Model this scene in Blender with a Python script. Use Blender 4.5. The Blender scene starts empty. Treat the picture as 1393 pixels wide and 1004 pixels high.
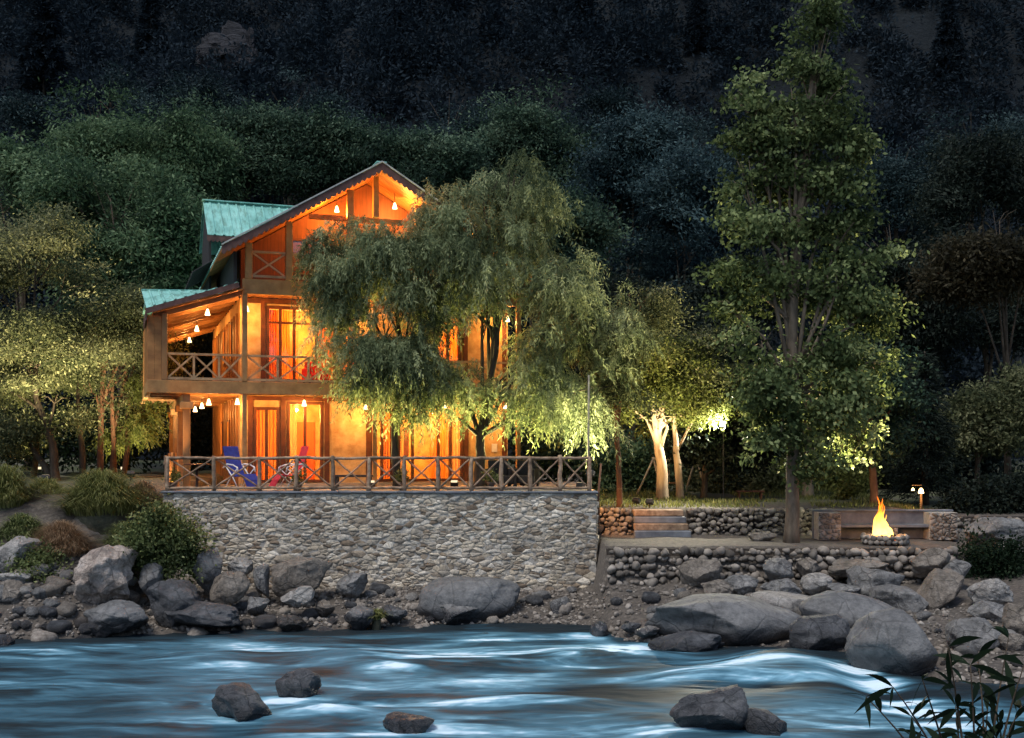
import bpy, bmesh, math, random
import numpy as np
from mathutils import Vector, Matrix

# ------------------------------------------------------------------ camera, world, sun, exposure
scene = bpy.context.scene
F = 1500.0; CX = 696.5; HY = 612.0; HC = 4.36          # focal length and horizon row in photo pixels, eye height above the water
cam_d = bpy.data.cameras.new('camera'); cam = bpy.data.objects.new('camera', cam_d)
scene.collection.objects.link(cam); scene.camera = cam
cam.location = (0, 0, HC); cam.rotation_euler = (math.radians(90), 0, 0)
cam_d.sensor_width = 36.0; cam_d.lens = 36.0 * F / 1393.0; cam_d.shift_y = (HY - 502.0) / 1393.0
cam_d.clip_start = 0.1; cam_d.clip_end = 1000

SUN_EL, SUN_AZ = 62.0, 215.0                            # the last light of the sky, from behind and left of the camera
world = bpy.data.worlds.new('World'); scene.world = world; world.use_nodes = True
wn = world.node_tree; bg = wn.nodes['Background']
sky = wn.nodes.new('ShaderNodeTexSky'); sky.sky_type = 'NISHITA'; sky.sun_disc = False
sky.sun_elevation = math.radians(SUN_EL); sky.sun_rotation = math.radians(SUN_AZ)
wn.links.new(sky.outputs[0], bg.inputs[0]); bg.inputs[1].default_value = 0.065
sun_d = bpy.data.lights.new('sun', 'SUN'); sun_d.energy = 1.0; sun_d.angle = math.radians(22); sun_d.color = (1.0, 0.965, 0.91)
sun = bpy.data.objects.new('sun', sun_d); scene.collection.objects.link(sun)
_a = math.radians(SUN_AZ); _e = math.radians(SUN_EL)
to_sun = Vector((math.sin(_a) * math.cos(_e), math.cos(_a) * math.cos(_e), math.sin(_e)))
sun.rotation_euler = to_sun.to_track_quat('Z', 'Y').to_euler()
scene.view_settings.view_transform = 'Standard'; scene.view_settings.look = 'None'
scene.view_settings.exposure = 1.3; scene.view_settings.gamma = 1.0; scene.view_settings.use_curve_mapping = False
scene.cycles.use_denoising = True; scene.cycles.max_bounces = 6; scene.cycles.transparent_max_bounces = 10
scene.cycles.sample_clamp_indirect = 4.0; scene.cycles.sample_clamp_direct = 0.0

rng = np.random.default_rng(7)

# ------------------------------------------------------------------ helpers
def W(px, py, Y):
    return Vector(((px - CX) / F * Y, Y, HC - (py - HY) / F * Y))
def link(o): scene.collection.objects.link(o); return o
def tag(o, label=None, cat=None, group=None, kind=None):
    if label: o['label'] = label
    if cat: o['category'] = cat
    if group: o['group'] = group
    if kind: o['kind'] = kind
    return o
def empty(name, loc=(0, 0, 0), rz=0.0, label=None, cat=None, group=None):
    o = bpy.data.objects.new(name, None); link(o); o.location = loc; o.rotation_euler = (0, 0, rz); o.empty_display_size = .2
    return tag(o, label, cat, group)
def copy_tree(o, parent=None):
    kids = list(o.children)
    c = o.copy(); link(c); c.parent = parent
    for k in kids: copy_tree(k, c)
    return c

def hash3(ix, iy, iz):
    h = (ix.astype(np.int64) * 374761393 + iy.astype(np.int64) * 668265263 + iz.astype(np.int64) * 2147483647 * 3) & 0xffffffff
    h = ((h ^ (h >> 13)) * 1274126177) & 0xffffffff
    h = h ^ (h >> 16)
    return (h & 0xffffff) / float(0xffffff)
def vnoise(P):
    P = np.asarray(P, float); i = np.floor(P).astype(np.int64); f = P - i; f = f * f * (3 - 2 * f)
    r = 0
    for dx in (0, 1):
        for dy in (0, 1):
            for dz in (0, 1):
                w = (f[:, 0] if dx else 1 - f[:, 0]) * (f[:, 1] if dy else 1 - f[:, 1]) * (f[:, 2] if dz else 1 - f[:, 2])
                r = r + w * hash3(i[:, 0] + dx, i[:, 1] + dy, i[:, 2] + dz)
    return r * 2 - 1
def fbm(P, oct=4, gain=.5):
    P = np.asarray(P, float); a = 1; s = 0
    for k in range(oct):
        s = s + a * vnoise(P * (2.03 ** k) + 17.3 * k); a *= gain
    return s

def np_mesh(name, V, faces, mats, parent=None, tint=None, smooth=False, attr='tint'):
    """V (n,3); faces (m,k) int array with k corners each, or a list of such arrays; tint one value per vertex"""
    V = np.asarray(V, np.float32)
    fl = faces if isinstance(faces, list) else [faces]
    fl = [np.asarray(f, np.int32) for f in fl if len(f)]
    me = bpy.data.meshes.new(name)
    me.vertices.add(len(V)); me.vertices.foreach_set('co', V.ravel())
    idx = np.concatenate([f.ravel() for f in fl])
    tot = np.concatenate([np.full(len(f), f.shape[1], np.int32) for f in fl])
    st = np.concatenate([[0], np.cumsum(tot)[:-1]]).astype(np.int32)
    me.loops.add(len(idx)); me.loops.foreach_set('vertex_index', idx)
    me.polygons.add(len(tot)); me.polygons.foreach_set('loop_start', st); me.polygons.foreach_set('loop_total', tot)
    if tint is not None:
        a = me.attributes.new(attr, 'FLOAT', 'POINT'); a.data.foreach_set('value', np.asarray(tint, np.float32))
    if smooth: me.polygons.foreach_set('use_smooth', np.ones(len(tot), bool))
    me.update(calc_edges=True); me.validate()
    for m in (mats if isinstance(mats, (list, tuple)) else [mats]): me.materials.append(m)
    o = bpy.data.objects.new(name, me); link(o); o.parent = parent
    return o

class MB:
    """collects boxes, beams, tubes and prisms, built as ONE mesh object"""
    def __init__(s): s.v = []; s.f = []; s.t = []; s.cur = .5
    def add(s, vs, fs):
        n = len(s.v); s.v += [tuple(p) for p in vs]; s.f += [[n + i for i in f] for f in fs]; s.t += [s.cur] * len(vs); return s
    def box(s, x0, x1, y0, y1, z0, z1):
        return s.add([(x0,y0,z0),(x1,y0,z0),(x1,y1,z0),(x0,y1,z0),(x0,y0,z1),(x1,y0,z1),(x1,y1,z1),(x0,y1,z1)],
                     [(0,3,2,1),(4,5,6,7),(0,1,5,4),(1,2,6,5),(2,3,7,6),(3,0,4,7)])
    def beam(s, p, q, w, h, up=(0, 0, 1)):
        p = Vector(p); q = Vector(q); d = (q - p).normalized(); up = Vector(up)
        if abs(d.dot(up)) > .98: up = Vector((0, 1, 0))
        x = d.cross(up).normalized() * (w / 2); y = x.cross(d).normalized() * (h / 2)
        vs = [p-x-y, p+x-y, p+x+y, p-x+y, q-x-y, q+x-y, q+x+y, q-x+y]
        return s.add(vs, [(0,1,2,3),(7,6,5,4),(0,4,5,1),(1,5,6,2),(2,6,7,3),(3,7,4,0)])
    def tube(s, pts, rad, n=8, cap=True, wob=0.0):
        pts = [Vector(p) for p in pts]
        if not hasattr(rad, '__len__'): rad = [rad] * len(pts)
        vs = []; fs = []
        for i, p in enumerate(pts):
            d = (pts[min(i+1, len(pts)-1)] - pts[max(i-1, 0)]).normalized()
            a = Vector((1, 0, 0)) if abs(d.x) < .8 else Vector((0, 1, 0))
            x = d.cross(a).normalized(); y = d.cross(x)
            for k in range(n):
                t = 2*math.pi*k/n; r = rad[i] * (1 + (random.uniform(-wob, wob) if wob else 0))
                vs.append(p + x*(r*math.cos(t)) + y*(r*math.sin(t)))
        for i in range(len(pts)-1):
            for k in range(n): fs.append((i*n+k, i*n+(k+1)%n, (i+1)*n+(k+1)%n, (i+1)*n+k))
        if cap: fs.append(tuple(range(n-1, -1, -1))); fs.append(tuple((len(pts)-1)*n+k for k in range(n)))
        return s.add(vs, fs)
    def lathe(s, c, prof, n=16):
        c = Vector(c); vs = []; fs = []
        for r, z in prof:
            for k in range(n):
                t = 2*math.pi*k/n; vs.append(c + Vector((r*math.cos(t), r*math.sin(t), z)))
        for i in range(len(prof)-1):
            for k in range(n): fs.append((i*n+k, i*n+(k+1)%n, (i+1)*n+(k+1)%n, (i+1)*n+k))
        fs.append(tuple(range(n-1, -1, -1))); fs.append(tuple((len(prof)-1)*n+k for k in range(n)))
        return s.add(vs, fs)
    def prism(s, poly, ax, a, b):
        """poly of 2-D points in the plane across axis ax ('x','y','z'), extruded from a to b"""
        def P(p, t): return (t, p[0], p[1]) if ax == 'x' else (p[0], t, p[1]) if ax == 'y' else (p[0], p[1], t)
        n = len(poly); vs = [P(p, a) for p in poly] + [P(p, b) for p in poly]
        fs = [tuple(range(n-1, -1, -1)), tuple(range(n, 2*n))] + [(i, (i+1)%n, n+(i+1)%n, n+i) for i in range(n)]
        return s.add(vs, fs)
    def build(s, name, mat, parent=None, smooth=False, bevel=0.0):
        me = bpy.data.meshes.new(name); me.from_pydata([tuple(p) for p in s.v], [], s.f)
        a = me.attributes.new('tint', 'FLOAT', 'POINT'); a.data.foreach_set('value', np.array(s.t, np.float32))
        bm = bmesh.new(); bm.from_mesh(me); bmesh.ops.recalc_face_normals(bm, faces=bm.faces); bm.to_mesh(me); bm.free()
        if smooth:
            me.polygons.foreach_set('use_smooth', np.ones(len(me.polygons), bool))
        me.materials.append(mat); o = bpy.data.objects.new(name, me); link(o); o.parent = parent
        if bevel:
            m = o.modifiers.new('bevel', 'BEVEL'); m.width = bevel; m.segments = 1; m.limit_method = 'ANGLE'
        return o

# ------------------------------------------------------------------ materials
def new_mat(name):
    m = bpy.data.materials.new(name); m.use_nodes = True
    nt = m.node_tree; return m, nt, nt.nodes['Principled BSDF'], nt.nodes['Material Output']
def N(nt, t, **kw):
    n = nt.nodes.new(t)
    for k, v in kw.items():
        if k.startswith('i_'): n.inputs[k[2:].replace('_', ' ')].default_value = v
        else: setattr(n, k, v)
    return n
def ramp(nt, fac, stops):
    r = nt.nodes.new('ShaderNodeValToRGB'); cr = r.color_ramp
    while len(cr.elements) < len(stops): cr.elements.new(.5)
    for e, (p, c) in zip(cr.elements, stops): e.position = p; e.color = (*c, 1)
    nt.links.new(fac, r.inputs[0]); return r
def noise_mat(name, c1, c2, scale=4, rough=.85, bump=.3, bdist=.02, stretch=(1,1,1), detail=6, c3=None, spec=.3, tintmix=0.0, fine=None):
    m, nt, b, out = new_mat(name)
    tc = N(nt, 'ShaderNodeTexCoord'); mp = N(nt, 'ShaderNodeMapping'); mp.inputs['Scale'].default_value = stretch
    nt.links.new(tc.outputs['Object'], mp.inputs[0])
    no = N(nt, 'ShaderNodeTexNoise', i_Scale=scale, i_Detail=detail, i_Roughness=.62); nt.links.new(mp.outputs[0], no.inputs['Vector'])
    st = [(.32, c1), (.68, c2)] if c3 is None else [(.28, c1), (.52, c2), (.74, c3)]
    r = ramp(nt, no.outputs[0], st); col = r.outputs[0]
    if tintmix:
        at = N(nt, 'ShaderNodeAttribute', attribute_name='tint')
        mr = N(nt, 'ShaderNodeMapRange'); mr.inputs[3].default_value = 1 - tintmix; mr.inputs[4].default_value = 1 + tintmix
        nt.links.new(at.outputs['Fac'], mr.inputs[0])
        mx = N(nt, 'ShaderNodeMix', data_type='RGBA', blend_type='MULTIPLY'); mx.inputs[0].default_value = 1
        nt.links.new(col, mx.inputs[6]); nt.links.new(mr.outputs[0], mx.inputs[7]); col = mx.outputs[2]
    nt.links.new(col, b.inputs['Base Color']); b.inputs['Roughness'].default_value = rough; b.inputs['Specular IOR Level'].default_value = spec
    if bump:
        n2 = N(nt, 'ShaderNodeTexNoise', i_Scale=(fine or scale * 3.1), i_Detail=8, i_Roughness=.65); nt.links.new(mp.outputs[0], n2.inputs['Vector'])
        bp = N(nt, 'ShaderNodeBump', i_Strength=bump, i_Distance=bdist); nt.links.new(n2.outputs[0], bp.inputs['Height']); nt.links.new(bp.outputs[0], b.inputs['Normal'])
    return m
def leaf_mat(name, c1, c2, c3=None, trans=.35, nscale=.8):
    m, nt, b, out = new_mat(name)
    at = N(nt, 'ShaderNodeAttribute', attribute_name='tint')
    tc = N(nt, 'ShaderNodeTexCoord'); no = N(nt, 'ShaderNodeTexNoise', i_Scale=nscale, i_Detail=3); nt.links.new(tc.outputs['Object'], no.inputs['Vector'])
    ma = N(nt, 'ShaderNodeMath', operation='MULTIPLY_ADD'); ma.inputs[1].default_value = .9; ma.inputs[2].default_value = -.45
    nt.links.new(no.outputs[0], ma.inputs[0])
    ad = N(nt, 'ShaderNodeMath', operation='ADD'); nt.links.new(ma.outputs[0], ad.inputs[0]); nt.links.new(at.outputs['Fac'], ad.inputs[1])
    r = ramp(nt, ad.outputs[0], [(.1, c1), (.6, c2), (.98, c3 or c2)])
    nt.links.new(r.outputs[0], b.inputs['Base Color']); b.inputs['Roughness'].default_value = .6; b.inputs['Specular IOR Level'].default_value = .1
    tr = N(nt, 'ShaderNodeBsdfTranslucent'); nt.links.new(r.outputs[0], tr.inputs[0])
    mx = N(nt, 'ShaderNodeMixShader'); mx.inputs[0].default_value = trans
    nt.links.new(b.outputs[0], mx.inputs[1]); nt.links.new(tr.outputs[0], mx.inputs[2]); nt.links.new(mx.outputs[0], out.inputs[0])
    return m
def emit_mat(name, col, strength, var=None, scale=3.0, stretch=(1, 1, 1)):
    m, nt, b, out = new_mat(name); nt.nodes.remove(b)
    e = N(nt, 'ShaderNodeEmission'); e.inputs[0].default_value = (*col, 1); e.inputs[1].default_value = strength
    if var:
        tc = N(nt, 'ShaderNodeTexCoord'); mp = N(nt, 'ShaderNodeMapping'); mp.inputs['Scale'].default_value = stretch
        nt.links.new(tc.outputs['Object'], mp.inputs[0])
        no = N(nt, 'ShaderNodeTexNoise', i_Scale=scale, i_Detail=3); nt.links.new(mp.outputs[0], no.inputs['Vector'])
        r = ramp(nt, no.outputs[0], [(.3, var), (.7, col)]); nt.links.new(r.outputs[0], e.inputs[0])
    nt.links.new(e.outputs[0], out.inputs[0]); return m
def glass_mat():
    m, nt, b, out = new_mat('window_glass'); nt.nodes.remove(b)
    t = N(nt, 'ShaderNodeBsdfTransparent'); g = N(nt, 'ShaderNodeBsdfGlossy'); g.inputs['Roughness'].default_value = .02
    mx = N(nt, 'ShaderNodeMixShader'); mx.inputs[0].default_value = .06
    nt.links.new(t.outputs[0], mx.inputs[1]); nt.links.new(g.outputs[0], mx.inputs[2]); nt.links.new(mx.outputs[0], out.inputs[0]); return m

M = {}
M['ground'] = None
M['wood'] = noise_mat('varnished_pine', (.16,.075,.028), (.34,.175,.065), 3, .55, .25, .01, (1,1,.35))
M['beam'] = noise_mat('beam_timber', (.26,.125,.042), (.44,.235,.085), 3, .6, .25, .01, (1,1,1))
M['darkwood'] = noise_mat('red_brown_timber', (.055,.02,.012), (.13,.045,.02), 4, .55, .25, .01)
M['redwall'] = noise_mat('red_brown_boards', (.075,.026,.011), (.16,.055,.022), 4, .6, .3, .01, (6,1,.3))
M['blackwood'] = noise_mat('weathered_dark_boards', (.02,.018,.018), (.05,.045,.042), 4, .8, .3, .01, (3,3,.4))
M['plank'] = noise_mat('soffit_planks', (.24,.10,.032), (.42,.19,.06), 4, .6, .2, .01, (.5,3,1), tintmix=.25)
M['plaster'] = noise_mat('mud_plaster', (.26,.15,.06), (.50,.34,.16), 2.3, .9, .7, .02, c3=(.66,.50,.29), detail=10)
M['roof'] = noise_mat('green_roof_sheet', (.13,.33,.28), (.25,.52,.45), 1.3, .5, .15, .006, c3=(.33,.61,.53), detail=10)
def roof_wear(m):
    nt = m.node_tree; b = nt.nodes['Principled BSDF']; src = b.inputs['Base Color'].links[0].from_socket
    tc = N(nt, 'ShaderNodeTexCoord'); mp = N(nt, 'ShaderNodeMapping'); mp.inputs['Scale'].default_value = (5, 1.2, .7); nt.links.new(tc.outputs['Object'], mp.inputs[0])
    no = N(nt, 'ShaderNodeTexNoise', i_Scale=1.6, i_Detail=9, i_Roughness=.7); nt.links.new(mp.outputs[0], no.inputs['Vector'])
    r = ramp(nt, no.outputs[0], [(.36, (.50,.46,.40)), (.52, (1,1,1))]); mx = N(nt, 'ShaderNodeMix', data_type='RGBA', blend_type='MULTIPLY'); mx.inputs[0].default_value = .8
    nt.links.new(src, mx.inputs[6]); nt.links.new(r.outputs[0], mx.inputs[7]); nt.links.new(mx.outputs[2], b.inputs['Base Color'])
roof_wear(M['roof'])
M['fascia'] = noise_mat('red_fascia', (.07,.035,.03), (.15,.075,.06), 5, .75, .25, .01)
M['railwood'] = noise_mat('rail_timber', (.30,.17,.08), (.52,.33,.17), 4, .6, .25, .01)
M['trim'] = noise_mat('pale_trim', (.32,.32,.30), (.5,.5,.47), 5, .6, .2, .005)
M['log'] = noise_mat('weathered_log', (.11,.07,.045), (.29,.195,.125), 6, .85, .6, .012, (1,1,1), c3=(.43,.32,.22), tintmix=.25)
M['bark'] = noise_mat('grey_brown_bark', (.035,.026,.018), (.11,.082,.055), 7, .9, .8, .03, (1,1,.3))
M['palebark'] = noise_mat('pale_bark', (.20,.14,.09), (.40,.31,.22), 5, .9, .7, .02, (1,1,.3))
M['polebark'] = noise_mat('poplar_bark', (.08,.06,.042), (.22,.17,.12), 6, .9, .8, .03, (1,1,.3))
M['redbark'] = noise_mat('reddish_bark', (.10,.045,.025), (.22,.11,.06), 6, .9, .7, .02, (1,1,.3))
def stone_mat():
    m, nt, b, out = new_mat('wall_stone'); tc = N(nt, 'ShaderNodeTexCoord'); at = N(nt, 'ShaderNodeAttribute', attribute_name='tint')
    r = ramp(nt, at.outputs['Fac'], [(0, (.18,.135,.095)), (.18, (.34,.265,.185)), (.38, (.41,.365,.30)), (.58, (.60,.51,.38)), (.8, (.66,.60,.50)), (1, (.82,.76,.65))])
    n2 = N(nt, 'ShaderNodeTexNoise', i_Scale=16, i_Detail=8, i_Roughness=.72); nt.links.new(tc.outputs['Object'], n2.inputs['Vector'])
    n3 = N(nt, 'ShaderNodeTexNoise', i_Scale=.8, i_Detail=5); nt.links.new(tc.outputs['Object'], n3.inputs['Vector'])
    r2 = ramp(nt, n2.outputs[0], [(.28, (.45,.43,.42)), (.5, (.95,.95,.95)), (.75, (1.4,1.38,1.34))]); r3 = ramp(nt, n3.outputs[0], [(.3, (.62,.60,.58)), (.6, (1.08,1.06,1.04))])
    a = N(nt, 'ShaderNodeMix', data_type='RGBA', blend_type='MULTIPLY'); a.inputs[0].default_value = 1; nt.links.new(r.outputs[0], a.inputs[6]); nt.links.new(r2.outputs[0], a.inputs[7])
    c = N(nt, 'ShaderNodeMix', data_type='RGBA', blend_type='MULTIPLY'); c.inputs[0].default_value = 1; nt.links.new(a.outputs[2], c.inputs[6]); nt.links.new(r3.outputs[0], c.inputs[7])
    nt.links.new(c.outputs[2], b.inputs['Base Color']); b.inputs['Roughness'].default_value = .92
    bp = N(nt, 'ShaderNodeBump', i_Strength=.9, i_Distance=.03); nt.links.new(n2.outputs[0], bp.inputs['Height']); nt.links.new(bp.outputs[0], b.inputs['Normal']); return m
M['stone'] = stone_mat()
M['mortar'] = noise_mat('wall_mortar', (.30,.27,.235), (.50,.46,.40), 9, .95, .8, .03)
M['earth'] = noise_mat('packed_earth', (.025,.02,.016), (.07,.056,.045), 9, .95, .8, .03)
M['cobble'] = noise_mat('river_cobble', (.09,.075,.06), (.21,.18,.15), 4, .85, .4, .015, c3=(.30,.27,.23), tintmix=.5)
def rock_mat(name, c1, c2, c3, scale=1.5, rough=.85, wet=.35, bump=.9):
    m, nt, b, out = new_mat(name); tc = N(nt, 'ShaderNodeTexCoord')
    n1 = N(nt, 'ShaderNodeTexNoise', i_Scale=scale, i_Detail=9, i_Roughness=.7); nt.links.new(tc.outputs['Object'], n1.inputs['Vector'])
    n2 = N(nt, 'ShaderNodeTexNoise', i_Scale=scale*7, i_Detail=8, i_Roughness=.75); nt.links.new(tc.outputs['Object'], n2.inputs['Vector'])
    vo = N(nt, 'ShaderNodeTexVoronoi', i_Scale=scale*22); nt.links.new(tc.outputs['Object'], vo.inputs['Vector'])
    r = ramp(nt, n1.outputs[0], [(.30, c1), (.50, c2), (.70, c3)])
    dm = N(nt, 'ShaderNodeMix', data_type='RGBA'); dm.inputs[0].default_value = .16; nt.links.new(tc.outputs['Object'], dm.inputs[6]); nt.links.new(n1.outputs[1], dm.inputs[7])
    vc = N(nt, 'ShaderNodeTexVoronoi', feature='DISTANCE_TO_EDGE', i_Scale=1.15*scale); nt.links.new(dm.outputs[2], vc.inputs['Vector'])
    ck = ramp(nt, vc.outputs['Distance'], [(.0, (.35,.34,.33)), (.022, (1,1,1))])
    cm = N(nt, 'ShaderNodeMix', data_type='RGBA', blend_type='MULTIPLY'); nt.links.new(n2.outputs[0], cm.inputs[0]); nt.links.new(r.outputs[0], cm.inputs[6]); nt.links.new(ck.outputs[0], cm.inputs[7])
    r2 = ramp(nt, n2.outputs[0], [(.30, (.45,.45,.45)), (.52, (.95,.95,.95)), (.74, (1.45,1.43,1.38))])
    mx = N(nt, 'ShaderNodeMix', data_type='RGBA', blend_type='MULTIPLY'); mx.inputs[0].default_value = 1
    nt.links.new(cm.outputs[2], mx.inputs[6]); nt.links.new(r2.outputs[0], mx.inputs[7])
    ge = N(nt, 'ShaderNodeNewGeometry'); sp = N(nt, 'ShaderNodeSeparateXYZ'); nt.links.new(ge.outputs['Position'], sp.inputs[0])
    ma = N(nt, 'ShaderNodeMath', operation='MULTIPLY_ADD'); ma.inputs[1].default_value = .35; nt.links.new(n1.outputs[0], ma.inputs[0]); 
    sb = N(nt, 'ShaderNodeMath', operation='SUBTRACT'); nt.links.new(sp.outputs[2], sb.inputs[0]); nt.links.new(ma.outputs[0], sb.inputs[1]); ma.inputs[2].default_value = wet - .17
    mr = N(nt, 'ShaderNodeMapRange'); mr.inputs[1].default_value = -.06; mr.inputs[2].default_value = .10; nt.links.new(sb.outputs[0], mr.inputs[0])
    wm = N(nt, 'ShaderNodeMix', data_type='RGBA', blend_type='MULTIPLY'); wm.inputs[0].default_value = 1
    wr = ramp(nt, mr.outputs[0], [(0, (.30,.30,.32)), (1, (1,1,1))]); nt.links.new(mx.outputs[2], wm.inputs[6]); nt.links.new(wr.outputs[0], wm.inputs[7])
    nt.links.new(wm.outputs[2], b.inputs['Base Color'])
    rr = N(nt, 'ShaderNodeMapRange'); rr.inputs[3].default_value = .28; rr.inputs[4].default_value = rough; nt.links.new(mr.outputs[0], rr.inputs[0]); nt.links.new(rr.outputs[0], b.inputs['Roughness'])
    ad = N(nt, 'ShaderNodeMath', operation='MULTIPLY_ADD'); ad.inputs[1].default_value = .25; nt.links.new(vo.outputs['Distance'], ad.inputs[0]); nt.links.new(n2.outputs[0], ad.inputs[2])
    a2 = N(nt, 'ShaderNodeMath', operation='MULTIPLY_ADD'); a2.inputs[1].default_value = .5; nt.links.new(ck.outputs[0], a2.inputs[0]); nt.links.new(ad.outputs[0], a2.inputs[2]); ad = a2
    bp = N(nt, 'ShaderNodeBump', i_Strength=bump, i_Distance=.07); nt.links.new(ad.outputs[0], bp.inputs['Height']); nt.links.new(bp.outputs[0], b.inputs['Normal'])
    return m
M['boulder'] = rock_mat('grey_boulder', (.085,.083,.08), (.195,.187,.176), (.31,.297,.28), 1.5)
M['brownboulder'] = rock_mat('brown_boulder', (.09,.074,.058), (.205,.172,.138), (.32,.28,.235), 1.6)
M['paleboulder'] = rock_mat('pale_boulder', (.17,.155,.14), (.33,.305,.275), (.50,.47,.43), 1.6)
M['pinkboulder'] = rock_mat('pinkish_boulder', (.15,.11,.09), (.47,.385,.32), (.68,.59,.52), 1.8, .9, .3, 1.0)
M['wetboulder'] = rock_mat('wet_boulder', (.035,.036,.039), (.085,.085,.088), (.20,.202,.205), 2.0, .6, .18, 1.0)
M['smooth'] = rock_mat('smooth_worn_boulder', (.085,.083,.08), (.14,.137,.133), (.20,.196,.19), .9, .7, .35, .5)
M['concrete'] = noise_mat('bench_concrete', (.09,.097,.112), (.20,.213,.235), 2.5, .85, .35, .01)
M['terrace'] = noise_mat('terrace_paving', (.26,.22,.17), (.42,.36,.29), 2.5, .85, .2, .006)
M['glass'] = glass_mat()
def cloth_mat(name, c1, c2, trans=.55):
    m = noise_mat(name, c1, c2, 3, .9, 0, stretch=(6, 6, .3)); nt = m.node_tree; b = nt.nodes['Principled BSDF']; out = nt.nodes['Material Output']
    t = N(nt, 'ShaderNodeBsdfTranslucent'); nt.links.new(b.inputs['Base Color'].links[0].from_socket, t.inputs[0])
    mx = N(nt, 'ShaderNodeMixShader'); mx.inputs[0].default_value = trans
    nt.links.new(b.outputs[0], mx.inputs[1]); nt.links.new(t.outputs[0], mx.inputs[2]); nt.links.new(mx.outputs[0], out.inputs[0]); return m
M['rustcurtain'] = cloth_mat('rust_curtain', (.50,.13,.02), (.66,.20,.04))
M['curtain'] = cloth_mat('orange_curtain', (.66,.27,.05), (.85,.42,.10))
M['cream'] = cloth_mat('cream_curtain', (.66,.44,.20), (.82,.60,.32))
M['door'] = noise_mat('orange_varnished_door', (.50,.10,.02), (.62,.16,.035), 2.5, .4, .1, .004, stretch=(3,3,.4))
M['bulb'] = emit_mat('lamp_shade_glow', (1.0, .62, .26), 4.5)
M['flood'] = emit_mat('floodlight_lens', (1.0, .8, .5), .5)
M['bright'] = emit_mat('bright_lamp_lens', (1.0, .93, .78), 7.0)
M['litpane'] = emit_mat('lit_window_pane', (1.0, .27, .03), .42, (.6, .09, .008), 1.6)
M['blackmetal'] = noise_mat('black_metal', (.015,.015,.016), (.03,.03,.032), 8, .45, .1, .002)
M['whitemetal'] = noise_mat('white_tube', (.55,.55,.55), (.7,.7,.7), 8, .4, .05, .002)
M['blue'] = noise_mat('blue_canvas', (.012,.03,.22), (.022,.055,.34), 8, .8, .2, .003)
M['red'] = noise_mat('red_canvas', (.34,.012,.03), (.48,.022,.05), 8, .8, .2, .003)
M['scarlet'] = noise_mat('scarlet_cushion', (.45,.012,.01), (.6,.025,.018), 8, .8, .2, .003)
M['wicker'] = noise_mat('dark_wicker', (.012,.010,.009), (.035,.028,.022), 18, .7, .5, .006)
M['pot'] = noise_mat('grey_clay_pot', (.12,.09,.07), (.24,.19,.15), 8, .85, .3, .005)
M['pole'] = noise_mat('pale_pole', (.30,.26,.18), (.46,.41,.30), 6, .7, .2, .004)
M['char'] = noise_mat('charred_log', (.012,.010,.009), (.06,.04,.03), 8, .9, .6, .01)
M['ember'] = emit_mat('ember', (1.0, .16, .01), 4.0, (.15, .01, .0), 9)

LM = {}
LM['willow'] = leaf_mat('willow_leaf', (.065,.088,.042), (.235,.275,.135), (.44,.475,.25), .5)
LM['left_warm'] = leaf_mat('olive_leaf', (.03,.04,.018), (.105,.118,.055), (.25,.25,.13), .4)
LM['green'] = leaf_mat('green_leaf', (.02,.042,.021), (.088,.145,.07), (.205,.28,.145), .35)
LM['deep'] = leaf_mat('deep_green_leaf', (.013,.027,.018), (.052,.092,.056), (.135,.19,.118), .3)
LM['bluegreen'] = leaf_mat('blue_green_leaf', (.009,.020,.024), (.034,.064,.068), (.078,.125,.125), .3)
LM['dark'] = leaf_mat('shaded_dark_leaf', (.006,.011,.009), (.020,.029,.021), (.046,.058,.042), .3)  # leaf colour kept near black to imitate trees standing in the dark
LM['poplar'] = leaf_mat('poplar_leaf', (.03,.045,.016), (.115,.155,.058), (.29,.335,.145), .35)
LM['yellow'] = leaf_mat('yellow_green_leaf', (.06,.075,.02), (.13,.15,.04), (.20,.20,.07), .45)
LM['brownleaf'] = leaf_mat('brownish_leaf', (.02,.018,.010), (.045,.04,.022), (.08,.065,.035), .35)
LM['grass'] = leaf_mat('long_grass', (.07,.08,.026), (.21,.225,.07), (.42,.41,.18), .35)
LM['dry'] = leaf_mat('dry_red_grass', (.15,.085,.045), (.33,.21,.12), (.50,.37,.23), .3)
LM['bush'] = leaf_mat('bush_leaf', (.045,.06,.02), (.16,.195,.07), (.36,.37,.17), .35)
LM['hill'] = leaf_mat('hill_scrub', (.009,.015,.021), (.018,.0265,.0345), (.029,.040,.049), .15, .12)  # blue tone in the leaf colour stands in for haze over the hill
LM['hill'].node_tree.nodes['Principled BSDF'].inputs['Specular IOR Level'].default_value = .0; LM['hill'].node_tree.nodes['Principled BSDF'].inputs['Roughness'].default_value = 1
LM['slope'] = leaf_mat('slope_leaf', (.007,.015,.016), (.024,.045,.046), (.054,.084,.082), .25)  # colour between scrub and nearer leaves, imitates the fade into haze
LM['shade'] = leaf_mat('shade_plant_leaf', (.006,.013,.007), (.014,.028,.013), (.028,.045,.022), .3)

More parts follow.
